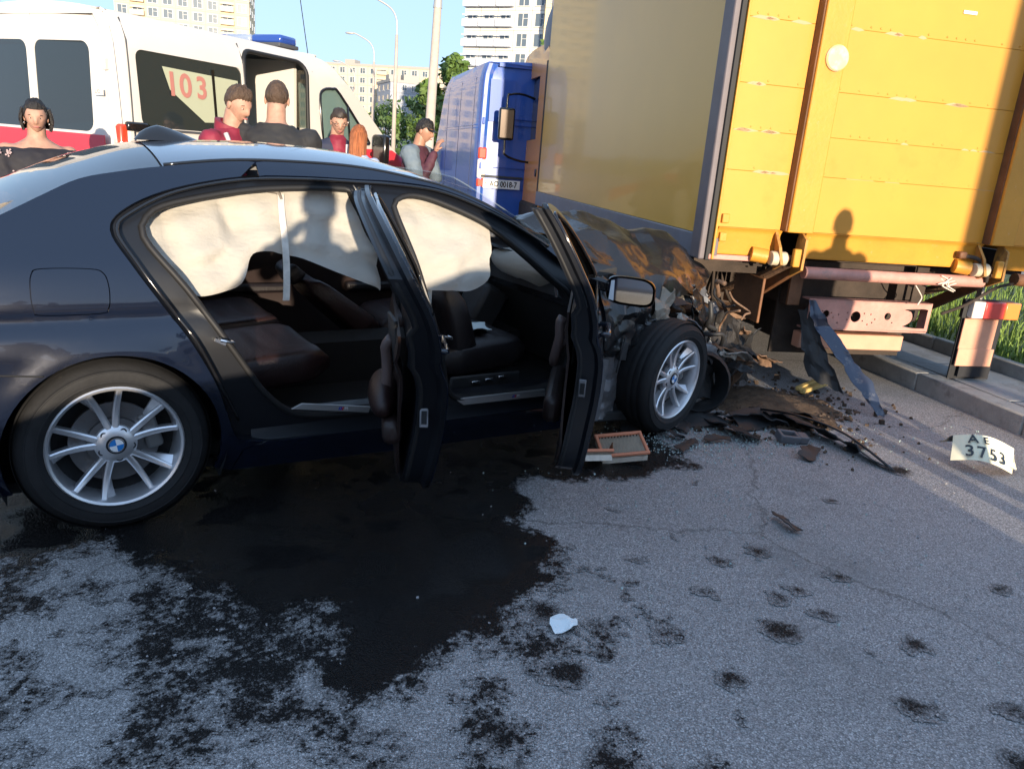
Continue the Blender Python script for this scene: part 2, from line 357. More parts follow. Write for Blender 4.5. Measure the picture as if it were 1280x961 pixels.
lab = np.zeros(C.shape, int); comps = []
cells = set(map(tuple, np.argwhere(C)))
while cells:
    s0 = cells.pop(); stack = [s0]; comp = [s0]
    while stack:
        i, j = stack.pop()
        for q in ((i+1, j), (i-1, j), (i, j+1), (i, j-1)):
            if q in cells: cells.remove(q); stack.append(q); comp.append(q)
    comps.append(comp)
comps.sort(key=len, reverse=True)
WETM = asphalt(True)
def sheet(comp, name, z):
    ids = {}; vs = []; fs = []; wv = []; dv = []
    for i, j in comp:
        q = []
        for a, c in ((i, j), (i+1, j), (i+1, j+1), (i, j+1)):
            if (a, c) not in ids: ids[a, c] = len(vs); vs.append((X[a, c], Y[a, c], z)); wv.append(WET[a, c]); dv.append(DEEP[a, c])
            q.append(ids[a, c])
        fs.append(tuple(q))
    me = bpy.data.meshes.new(name); me.from_pydata(vs, [], fs); me.materials.append(WETM); me.attributes.new('wet', 'FLOAT', 'POINT').data.foreach_set('value', wv); me.attributes.new('deep', 'FLOAT', 'POINT').data.foreach_set('value', dv); o = bpy.data.objects.new(name, me); COL.objects.link(o); return o
tag(sheet(comps[0], 'oil_spill', .004), 'large black oil spill spreading over the asphalt from under the crashed sedan', 'oil spill')
rest = [c for c in comps[1:] if len(c) >= 16]
for c in rest[:170]:
    tag(sheet(c, 'oil_spot', .004), 'dark oil spot splashed on the dry grey asphalt', 'oil spot', 'oil spots around the spill')
if len(rest) > 170:
    tag(sheet([q for c in rest[170:] for q in c], 'oil_specks', .004), kind='stuff')
# ---------------------------------------------------------------- crashed sedan
CARX, CARY, CARA = -1.958, 3.410, .5926
PAINT = M('black_blue_paint', (.0038, .0072, .020), .2, metal=.3, coat=1.)
PAINTC = M('scuffed_paint', (.010, .010, .011), .34, metal=.2, coat=.5, dirt=((.034, .031, .030), .26, 5), dirt2=((.36, .34, .32), .13, 24), bump=.25, bscale=30)
GREYC = M('bent_grey_metal', (.16, .16, .17), .45, metal=.5, dirt=((.05, .045, .04), .45, 6), dirt2=((.35, .25, .17), .2, 14), bump=.3, bscale=25)
TRIM = M('gloss_black_trim', (.008, .008, .009), .14, coat=.5)
RUBB = M('door_rubber', (.012, .012, .013), .6)
JAMB = M('door_jamb_paint', (.004, .005, .008), .42, coat=.12)
TYRE = M('tyre_rubber', (.010, .010, .011), .74, var=.25, vscale=14, dirt=((.035, .032, .030), .18, 9), bump=.12, bscale=60)
ALLOY = M('alloy_silver', (.74, .74, .76), .30, metal=.8, var=.08)
ALLOYD = M('alloy_grey_pocket', (.16, .165, .18), .35, metal=.7)
DARK = M('dark_cavity', (.008, .008, .009), .8)
PLAS = M('black_plastic', (.022, .022, .023), .55, var=.2, vscale=8, bump=.1)
LEATH = M('maroon_leather', (.020, .009, .0085), .38, var=.25, vscale=9, bump=.25, bscale=120)
LEATHD = M('dark_leather', (.012, .009, .010), .42, var=.2, vscale=9, bump=.2, bscale=120)
CARD = M('dark_brown_trim', (.018, .010, .009), .45, var=.2, vscale=5)
CARPET = M('black_carpet', (.010, .010, .011), .95, bump=.5, bscale=200)
BAG = M('airbag_cloth', (.74, .695, .61), .9, var=.05, vscale=6, bump=.6, bscale=11, stretch=(1, 1, 2))
_t = BAG.node_tree; _tr = _t.nodes.new('ShaderNodeBsdfTranslucent'); _tr.inputs[0].default_value = (.75, .73, .70, 1); _ms = _t.nodes.new('ShaderNodeMixShader'); _ms.inputs[0].default_value = .5
_t.links.new(_t.nodes['Principled BSDF'].outputs[0], _ms.inputs[1]); _t.links.new(_tr.outputs[0], _ms.inputs[2]); _t.links.new(_ms.outputs[0], _t.nodes['Material Output'].inputs[0])
CHROME = M('satin_chrome', (.75, .75, .76), .18, metal=1)
GLASSD = M('tinted_glass', (.012, .014, .016), .03, coat=.3, spec=.6)
GLASSC = M('clear_glass', (.35, .42, .42), .02, trans=.0, spec=.7, alpha=.22)
car = thing('wrecked_sedan', 'black sedan with both near doors open and its front crushed under the yellow truck', 'car', (CARX, CARY, 0), CARA)
def shrink(poly, d):
    P = np.array(poly); t = np.roll(P, -1, 0)-np.roll(P, 1, 0); t /= np.linalg.norm(t, axis=1)[:, None]+1e-9; nn = np.stack([-t[:, 1], t[:, 0]], 1)
    a = .5*np.sum(P[:, 0]*np.roll(P[:, 1], -1)-np.roll(P[:, 0], -1)*P[:, 1]); return [tuple(p) for p in P+nn*d*(1 if a > 0 else -1)]
ZP = [.10, .15, .3, .45, .6, .70, .765, .805, .832, .866, .885, .92, 1.0, 1.1, 1.2, 1.3, 1.37, 1.42, 1.455, 1.475]
YP = [.835, .85, .895, .915, .930, .932, .924, .908, .893, .8955, .8935, .886, .862, .812, .755, .690, .635, .575, .49, .38]
def pchip(xs, ysv):
    xs = np.array(xs); y = np.array(ysv); h = np.diff(xs); d = np.diff(y)/h; m = np.zeros(len(y)); m[0] = d[0]; m[-1] = d[-1]
    for i in range(1, len(y)-1):
        if d[i-1]*d[i] > 0: w1 = 2*h[i]+h[i-1]; w2 = h[i]+2*h[i-1]; m[i] = (w1+w2)/(w1/d[i-1]+w2/d[i])
    def f(q):
        i = int(np.clip(np.searchsorted(xs, q)-1, 0, len(h)-1)); t = (q-xs[i])/h[i]
        return (1+2*t)*(1-t)**2*y[i]+t*(1-t)**2*h[i]*m[i]+t*t*(3-2*t)*y[i+1]+t*t*(t-1)*h[i]*m[i+1]
    return f
YS = pchip(ZP, YP)
def half(x, z):
    y = YS(z)
    if x < -.15: y -= .055*min(1.6, (-.15-x)/.75)**2*(1.0 if z > .9 else .8)
    if x > 2.55: y -= .05*((x-2.55)/.8)**2
    for cx in (0., 2.90):                               # arch flare
        d = math.hypot(x-cx, z-.335)
        if d < .50 and z < .80: y += .012*math.exp(-((d-.365)/.06)**2)
    return y
def S(x, z, off=0.): return (x, -(half(x, z)-off), z)
ARCH = [(.372*math.cos(a), .335+.372*math.sin(a)) for a in np.linspace(R(-28), R(208), 40)]
# outline of the big door opening (both doors) and of the two inner holes, all in the side plane
OUT_R = [(1.03, 1.352), (.78, 1.352), (.53, 1.338), (.27, 1.284), (.10, 1.212), (.035, 1.135), (.093, 1.015), (.186, .866), (.272, .731), (.354, .562), (.398, .42), (.44, .315), (.56, .285), (.56, .285)]
OUT_F = [(.56, .285), (.56, .285), (1.2, .28), (1.9, .275), (2.15, .275), (2.27, .33), (2.30, .5), (2.29, .75), (2.24, .92), (2.12, 1.0), (1.96, 1.10), (1.78, 1.20), (1.58, 1.285), (1.40, 1.335), (1.20, 1.352), (1.03, 1.352)]
OUT = spline(OUT_R, 5)[:-1]+spline(OUT_F, 5)[:-1]
HOLE_R = spline([(.97, 1.308), (.75, 1.303), (.52, 1.28), (.26, 1.226), (.17, 1.18), (.15, 1.10), (.28, .92), (.45, .655), (.54, .511), (.64, .41), (.72, .375), (.85, .36), (1.1, .355), (1.22, .37), (1.27, .45), (1.24, .66), (1.15, .90), (1.05, 1.15), (1.01, 1.29)], 4, True)
HOLE_F = spline([(1.205, 1.27), (1.30, 1.294), (1.45, 1.262), (1.67, 1.172), (1.865, 1.03), (1.99, .93), (2.10, .84), (2.16, .65), (2.15, .45), (2.08, .375), (1.9, .35), (1.6, .35), (1.46, .37), (1.40, .45), (1.36, .6), (1.30, .80), (1.235, 1.05), (1.19, 1.22)], 4, True)
# quarter panel with C pillar
qp = spline([(-.75, .99), (-.60, 1.06), (-.40, 1.125), (-.292, 1.175), (-.16, 1.245), (-.04, 1.303), (.10, 1.335), (.235, 1.358), (.50, 1.392), (.78, 1.402), (1.05, 1.397), (1.30, 1.365), (1.52, 1.318), (1.775, 1.205), (2.0, 1.04), (2.10, .985)], 4)
rr_ = list(reversed(OUT[:next(i for i, p in enumerate(OUT) if p[0] > .5 and p[1] < .3)]))
# ring from C pillar round the wheel arch, quarter panel ends at the opening
qpan = qp[:next(i for i, p in enumerate(qp) if p[0] > .60)]+[(.60, 1.3945)]
ap_top = [p for p in OUT if p[1] > 1.20 and p[0] < .60]
low = [p for p in OUT if p[0] < .56 and p[1] <= 1.352]
low = low[[i for i, p in enumerate(low) if p[0] < .6][0]:]
arch_r = [(x, z) for x, z in ARCH if z > .17]
fuel = [(-.225, .868), (-.23, .93), (-.222, .99), (-.19, 1.008), (-.04, 1.006), (.0, .99), (.012, .95), (.012, .90), (.005, .868), (-.02, .850), (-.20, .850)]
fuel = spline(fuel, 4, True)
quarter = qpan+[(x, z) for x, z in low]+[(.46, .262), (.415, .165)]+arch_r+[(-.42, .19), (-.75, .22)]
panel('quarter_panel', quarter, S, PAINT, car, holes=[fuel], step=.035, step2=.013, solid=.012, extra=[(r_*math.cos(a), .335+r_*math.sin(a)) for r_ in (.384, .398, .415, .435, .46) for a in np.linspace(R(-20), R(200), 60)]+[p for k_ in (.012, .03) for p in shrink(fuel, -k_)])
b = MB(); b.tube([S(x, z, .0005) for x, z in spline([(-.75, .70), (-.45, .668), (-.30, .655), (-.215, .648)], 6)], .0035, 5); b.build('bumper_seam', DARK, car, smooth='all')
cxf = sum(p[0] for p in fuel)/len(fuel); czf = sum(p[1] for p in fuel)/len(fuel)
panel('fuel_door', [(cxf+(x-cxf)*.972, czf+(z-czf)*.965) for x, z in fuel], lambda x, z: S(x, z, .0015), PAINT, car, step=.02, step2=.01, solid=.01)
# roof rail above the doors down the A pillar
rail = [p for p in qp if .605 < p[0] < 2.08]; rail = [(.604, 1.3945)]+rail+[(2.10, .985)]
rail_low = [p for p in OUT if p[0] >= .604 and p[1] > 1.0 and p[0] < 2.2]; rail_low.sort(key=lambda p: -p[0])
panel('roof_rail', rail+[(2.16, .975)]+rail_low+[(.604, 1.3435)], S, PAINT, car, step=.05, step2=.02, solid=.012)
# jamb: from outer outline inwards
n = len(OUT)
def ring(o0, o1, yo0, yo1, name, mat):
    b = MB(); m = 160; A = resample(o0, m, True); B = resample(o1, m, True)
    b.grid([[S(x, z, yo0) for x, z in A], [S(x, z, yo1) for x, z in B]], True); return b.build(name, mat, car, smooth=True)
OUT2 = shrink(OUT, .012)
ring(OUT, OUT2, .008, .045, 'door_jamb', JAMB)
panel('door_frame', OUT2, lambda x, z: S(x, z, .045+.02*max(0, min(1, (.9-z)/.4))*0), JAMB, car, holes=[HOLE_R, HOLE_F], step=.05, step2=.03, solid=.02)
for H in (HOLE_R, HOLE_F):
    b = MB(); b.tube([S(x, z, .042) for x, z in resample(H, 90, True)], .013, 8, closed=True); b.build('door_seal', RUBB, car, smooth='all')
    h2 = shrink(H, .004); b = MB(); b.grid([[S(x, z, .05) for x, z in resample(h2, 90, True)], [S(x, z, .13) for x, z in resample(h2, 90, True)]], True); b.build('opening_lining', CARPET, car, smooth='all')
b = MB(); b.tube([S(x, z, .0) for x, z in spline([(.44, .40), (.37, .56), (.29, .735), (.205, .868), (.112, 1.02), (.058, 1.135), (.12, 1.198), (.28, 1.272), (.53, 1.325), (.78, 1.34), (1.03, 1.34), (1.2, 1.338), (1.4, 1.322), (1.58, 1.272), (1.78, 1.187), (1.96, 1.088)], 5)], .007, 6); b.build('window_trim', TRIM, car, smooth='all')
b = MB(); b.beam(S(.36, .735, .03), S(.40, .715, .03), .012, .012); b.tube([S(.375, .74, .02), S(.375, .74, -.015), S(.40, .735, -.02), S(.42, .728, -.015), S(.42, .725, .02)], .006, 6); b.build('door_striker', CHROME, car, smooth=True)
b = MB(); b.tube([S(1.335, .70, .02), S(1.335, .70, -.015), S(1.355, .695, -.02), S(1.375, .69, -.015), S(1.375, .69, .02)], .006, 6); b.build('door_striker', CHROME, car, smooth=True)
# sill
sill = [(.42, .165), (.465, .262), (.56, .28), (1.2, .275), (1.9, .27), (2.15, .27), (2.33, .27), (2.33, .12), (1.2, .14)]
panel('sill', sill, S, PAINT, car, step=.06, step2=.015, solid=.02)
b = MB(); b.grid([[S(x, .275, 0) for x in np.linspace(.5, 2.25, 20)], [S(x, .30, .03) for x in np.linspace(.5, 2.25, 20)], [S(x, .345, .05) for x in np.linspace(.5, 2.25, 20)], [(x, -.70, .36) for x in np.linspace(.5, 2.25, 20)]]); b.build('sill_step', JAMB, car, smooth=True)
MB1 = M('badge_blue', (.02, .08, .35), .4); MB2 = M('badge_purple', (.10, .03, .25), .4); MB3 = M('badge_red', (.5, .02, .03), .4); WHITE = M('white_print', (.75, .75, .75), .5)
STEEL = M('brushed_sill_steel', (.50, .49, .48), .38, metal=.8, var=.1, stretch=(1, 30, 30))
for x0, x1 in ((.66, 1.02), (1.50, 2.0)):
    b = MB(); z0, z1 = (.350, .385) if x0 < 1 else (.335, .365)
    vs = [S(x0, z1+.028, .028), S(x1-.01, z0+.004, .028), S(x1, z0+.03, .034), S(x0+.05, z1+.045, .040)] if x0 < 1 else [S(x0, z0, .028), S(x1, z0-.004, .028), S(x1-.02, z0+.032, .036), S(x0-.05, z0+.035, .036)]
    vs = [Vector(v)+Vector((0, -.004, .0)) for v in vs]; b.add(vs+[v+Vector((0, .012, 0)) for v in vs], [(0, 1, 2, 3), (7, 6, 5, 4), (0, 4, 5, 1), (1, 5, 6, 2), (2, 6, 7, 3), (3, 7, 4, 0)]); k = b.build('kick_plate', STEEL, car, bevel=.002)
    c = (vs[0]*.28+vs[1]*.72+vs[3]*.28*0)*1.0; c = vs[0]*.18+vs[1]*.32+vs[2]*.32+vs[3]*.18; ux = (vs[1]-vs[0]).normalized(); uz = ((vs[3]-vs[0])-ux*(vs[3]-vs[0]).dot(ux)).normalized(); nn = ux.cross(uz)
    if nn.y > 0: nn = -nn
    for i, mm in enumerate((MB1, MB2, MB3)):
        q = MB(); a = c+ux*(-.03+.008*i)+nn*.003; q.add([a-uz*.007, a+ux*.006-uz*.007, a+ux*.012+uz*.007, a+ux*.006+uz*.007], [(0, 1, 2, 3)]); q.build('badge_stripe', mm, k)
    textmesh('badge_letter', 'M', .02, WHITE, k, frame(c+ux*.008+nn*.003, ux, nn), .001)
# roof, rear glass, boot lid
def roofz(x, y):
    cz = np.interp(x, [-.75, -.55, -.30, 0, .25, .5, .8, 1.1, 1.35, 1.55], [1.06, 1.075, 1.215, 1.345, 1.428, 1.458, 1.472, 1.462, 1.425, 1.38]); return cz
qz = lambda x: float(np.interp(x, [p[0] for p in qp], [p[1] for p in qp]))
rz_f = pchip([-.75, -.60, -.45, -.20, .02, .24, .5, .8, 1.1, 1.35, 1.55, 1.8, 2.1], [1.055, 1.085, 1.15, 1.285, 1.375, 1.434, 1.459, 1.473, 1.462, 1.422, 1.368, 1.24, 1.03])
def roofgrid(x0, x1, nx, ny=25, off=0.):
    G = []
    for x in np.linspace(x0, x1, nx):
        ze = qz(x); ye = half(x, ze); zc = rz_f(x); row = []
        for s in np.linspace(-1, 1, ny): row.append((x, s*ye, ze+(max(zc, ze+.004)-ze)*(1-abs(s)**2.0)-off))
        G.append(row)
    return G
b = MB(); b.grid(roofgrid(.245, 1.52, 34)); b.build('roof', PAINT, car, smooth='all', solid=.015)
b = MB(); b.grid(roofgrid(-.575, .238, 20, off=.002)); b.build('rear_window', M('rear_glass', (.02, .024, .028), .03, coat=.3, spec=.6, alpha=.85), car, smooth='all', solid=.006)
b = MB(); b.grid(roofgrid(-1.05, -.58, 8)); b.build('boot_lid', PAINT, car, smooth='all', solid=.015)
b = MB(); b.tube([(x, -half(x, qz(x))+.008, qz(x)+.004) for x in np.linspace(.25, 1.95, 30)], .008, 6); b.build('roof_moulding', TRIM, car, smooth='all')
b = MB(); G = []
for i, x in enumerate(np.linspace(-.10, .12, 12)):
    t = i/11; h = .068*(math.sin(PI*min(1, t*1.0))**.6 if t < .35 else (1-((t-.35)/.65)**1.4)*.95+.0) if 0 < t < 1 else .001; h = max(h, .002); w = .055*math.sin(PI*(.1+.82*t))**.7
    G.append([(x, w*c, h*max(0, s)**.8) for c, s in [(math.cos(a)*(1-.55*math.sin(a)), math.sin(a)) for a in np.linspace(PI, 0, 11)]])
b.grid(G); o = b.build('antenna_fin', TRIM, car, smooth='all'); o.location = (.36, 0, 1.447); o.rotation_euler = (0, R(-3), 0); o.scale = (1.25, 1.25, 1)
# windscreen (laminated, cracked, dark edge) and A pillar far side
# far side of body : rail, door tops, inner doors
F_rail = [(x, z) for x, z in qp if x > .2]
b = MB(); b.grid([[(x, half(x, z)-o2, z-dz) for x, z in F_rail] for o2, dz in ((0, 0), (-.01, -.05), (.01, .07))]); b.build('roof_rail', PAINT, car, smooth='all', solid=.02)
b = MB(); b.grid([[(x, half(max(x, -.2), z)-.01, z) for x in np.linspace(-.75, 2.6, 30)] for z in np.linspace(.2, .97, 14)]); b.build('far_side_panel', PAINT, car, smooth='all', solid=.02)
b = MB(); b.grid([[(x, .80-.02*math.sin(z*9), z) for x in np.linspace(.2, 2.4, 20)] for z in np.linspace(.3, .95, 10)]); b.build('far_door_lining', CARD, car, smooth='all')
b = MB(); b.box((1.9, .77, .62), (.75, .06, .06)); b.box((.85, .77, .62), (.6, .06, .06)); b.build('far_armrest', LEATHD, car, bevel=.02)
for x0, z0, x1, z1 in ((1.13, 1.38, 1.2, .93), (2.05, 1.0, 1.5, 1.33), (.12, 1.1, .32, .9)):
    b = MB(); b.beam((x0, half(x0, z0)-.05, z0), (x1, half(x1, z1)-.05, z1), .05, .09); b.build('far_pillar', CARPET, car, bevel=.01)
# headliner, floor, tunnel
b = MB(); b.grid([[(x, y*.96, z-.035) for x, y, z in row] for row in roofgrid(.0, 1.5, 16)]); b.build('headliner', M('headliner_cloth', (.50, .49, .47), .95), car, smooth='all')  # cloth colour lightened to bounce light onto the airbags
b = MB(); b.box((1.2, 0, .24), (2.5, 1.56, .05)); b.box((1.35, 0, .36), (1.9, .26, .26)); b.box((.05, 0, .5), (.1, 1.4, .7)); b.box((2.45, 0, .55), (.06, 1.5, .7)); b.build('floor', CARPET, car)
b = MB(); b.box((1.2, 0, .17), (3.2, 1.5, .04)); b.build('underbody', DARK, car)
b = MB(); b.grid([[(.04-.06, y, z) for y in np.linspace(-.8, .8, 4)] for z in (.3, 1.0)]); b.build('rear_bulkhead', DARK, car)
# seats
def cushion(name, mat, par, G, thick): b = MB(); b.grid(G); return b.build(name, mat, par, smooth='all', solid=thick, off=0)
def seatback(name, x0, z0, x1, z1, yc, w, t, mat, crown=.05, ribs=0):
    b = MB(); G = []; d = Vector((x1-x0, 0, z1-z0)); L_ = d.length; d.normalize(); nr = Vector((d.z, 0, -d.x))
    for i in range(13):
        s = i/12; ww = w*(1-.28*max(0, s-.55)**1.5*2); tt = t*(1-.4*s)
        row = []
        for a in np.linspace(0, 2*PI, 28, endpoint=False):
            ca, sa = math.cos(a), math.sin(a); px = np.sign(ca)*abs(ca)**.5*ww/2; pn = np.sign(sa)*abs(sa)**.6*tt/2
            if sa > 0: pn += .03*abs(px/(ww/2))**3+(.008*math.sin(s*ribs*2*PI) if ribs and abs(px) < ww*.3 else 0)
            e = (1-abs(2*s-1)**8)**.5 if 0 < s < 1 else .35
            row.append(Vector((x0, yc, z0))+d*(s*L_)+nr*pn*max(e, .35)+Vector((0, px*max(e, .8), 0)))
        G.append(row)
    b.grid(G, True); b.add(G[0], [tuple(range(28))]); b.add(G[-1], [tuple(range(28))]); return b.build(name, mat, car, smooth='all')
def seatcush(name, x0, x1, z, yc, w, t, mat, ribs=0, rise=.05):
    b = MB(); G = []
    for i in range(15):
        s = i/14; x = x0+(x1-x0)*s; row = []; e = (1-abs(2*s-1)**8)**.5 if 0 < s < 1 else .3
        for a in np.linspace(0, 2*PI, 28, endpoint=False):
            ca, sa = math.cos(a), math.sin(a); py = np.sign(ca)*abs(ca)**.5*w/2; pz = np.sign(sa)*abs(sa)**.5*t/2
            if sa > 0: pz += .03*abs(py/(w/2))**3+(.008*math.sin(s*ribs*2*PI) if ribs and abs(py) < w*.32 else 0)
            row.append((x, yc+py*max(e, .85), z+rise*s+pz*max(e, .4)))
        G.append(row)
    b.grid(G, True); b.add(G[0], [tuple(range(28))]); b.add(G[-1], [tuple(range(28))]); return b.build(name, mat, car, smooth='all')
for yc in (-.36, .36): seatcush('rear_seat_cushion', .36, .92, .47, yc, .62, .17, LEATH, 5); seatback('rear_seat_back', .40, .50, .10, 1.0, yc, .62, .2, LEATH, ribs=5)
for yc in (-.36, .36): seatback('rear_headrest', .09, 1.0, .05, 1.13, yc, .26, .1, LEATH)
b = MB(); b.box((-.2, 0, .985), (.45, 1.4, .03)); b.build('parcel_shelf', CARPET, car)
for yc in (-.38, .38):
    seatcush('front_seat_cushion', 1.52, 2.02, .45, yc, .52, .18, LEATHD if yc < 0 else LEATH, 5); seatback('front_seat_back', *((1.50, .42, 1.10, .74) if yc > 0 else (1.66, .44, 1.56, .84)), yc, .50, .17, LEATH if yc > 0 else LEATHD, ribs=6)
    if yc > 0: seatback('front_headrest', 1.07, .74, 1.0, .82, yc, .26, .10, LEATHD)
b = MB(); b.box((1.75, -.655, .36), (.42, .02, .10)); o = b.build('seat_side_trim', PLAS, car, bevel=.02)
for x in (1.68, 1.76, 1.84): q = MB(); q.box((x, -.672, .375+.015*(x-1.68)/.08*.5), (.05, .02, .016)); q.build('seat_switch', CHROME, car, bevel=.004)
b = MB(); G = [[(2.38+dx+.12*(1-abs(y)/.9)*0, y, z) for y in np.linspace(-.80, .80, 18)] for dx, z in ((.05, .98), (-.06, .965), (-.16, .90), (-.20, .80), (-.15, .66), (-.05, .5), (0, .35))]; b.grid(G); b.build('dashboard', PLAS, car, smooth='all', solid=.03)
b = MB(); b.grid([[(2.175, y, z) for y in np.linspace(-.74, .1, 8)] for z in (.765, .80)]); b.build('dash_strip', TRIM, car, solid=.01)
b = MB(); b.add([(2.168, -.66, .775), (2.168, -.635, .78), (2.172, -.605, .86), (2.172, -.63, .86)], [(0, 1, 2, 3)]); b.build('air_vent_trim', CHROME, car, solid=.006)
b = MB(); b.box((2.08, 0, .62), (.18, .24, .28), (0, .5, 0)); b.build('centre_console', PLAS, car, bevel=.03)
b = MB(); b.tube([(1.98+.05*math.sin(a)*.5, .38+.18*math.cos(a), .62+.18*math.sin(a)) for a in np.linspace(0, 2*PI, 24, endpoint=False)], .014, 8, closed=True); b.box((2.0, .38, .61), (.05, .16, .1)); b.beam((2.0, .22, .62), (2.0, .54, .62), .02, .03); b.beam((2.0, .38, .62), (2.0, .38, .44), .03, .03); b.build('steering_wheel', PLAS, car, smooth=True)
# airbags
def curtain(name, outline, amp, seed=0):
    def sf(x, z):
        w = amp*(nz(x*3.2+seed, z*2.1, .3)*1.5+1.1*(.35-min(.35, abs(nz(x*4+seed, z*5.5, 2.)))) *2.2+.6*nz(x*9+seed, z*6)+.28*math.sin(z*46+nz(x*2, z)*4))*min(1, max(0, (1.30-z)/.12))
        return (x, -(half(x, z)-.112)+w, z)
    return panel(name, outline, sf, BAG, car, step=.02)
curtain('curtain_airbag', spline([(.14, 1.165), (.175, 1.09), (.235, .995), (.30, .91), (.335, .882), (.425, .894), (.49, .912), (.525, .972), (.56, 1.036), (.632, 1.046), (.67, 1.038), (.76, 1.02), (.893, .968), (1.063, .905), (1.09, .90), (1.09, 1.1), (1.06, 1.315), (1.06, 1.315), (.82, 1.318), (.548, 1.300), (.262, 1.238)], 4, True), .042)
curtain('curtain_airbag', spline([(1.20, 1.29), (1.20, 1.10), (1.262, .90), (1.285, .882), (1.43, .875), (1.56, .871), (1.63, .905), (1.675, .99), (1.70, 1.10), (1.682, 1.18), (1.60, 1.235), (1.505, 1.266), (1.329, 1.315)], 4, True), .028, 4)
STRAP = M('strap_cloth', (.50, .46, .41), .8, var=.25, vscale=20)
b = MB(); P = [(.700, 1.275), (.690, 1.20), (.684, 1.09), (.674, .97), (.664, .86)]
b.grid([[Vector(S(x-.013, z, .085)), Vector(S(x+.013, z, .082))] for x, z in spline(P, 6)]); b.build('tether_strap', STRAP, car, smooth='all', solid=.008)
b = MB(); b.tube([S(x, z, .09) for x, z in spline([(.60, 1.292), (.65, 1.285), (.69, 1.278), (.70, 1.25)], 5)], .009, 8); b.build('trim_tube', M('bent_trim', (.16, .14, .12), .6), car, smooth='all')
b = MB(); b.ball((2.30, -.28, .90), (.25, .36, .105), 28); 
b.v = [(x+.03*nz(x*5, y*5, z*9), y, z+.035*nz(x*6+3, y*6, z*6)+.012*nz(x*19, y*19, z*19)-.16*(x-2.30)) for x, y, z in b.v]; b.build('dash_airbag', BAG, car, smooth='all')
b = MB(); b.add([(1.60, .0, .60), (1.66, -.2, .6), (1.69, -.2, .52), (1.62, .0, .53)], [(0, 1, 2, 3)]); b.v = [S(1.30, .875, .13), S(1.36, .875, .14), S(1.345, .78, .14), S(1.30, .78, .13)]; b.build('torn_bag_scrap', BAG, car, solid=.004)
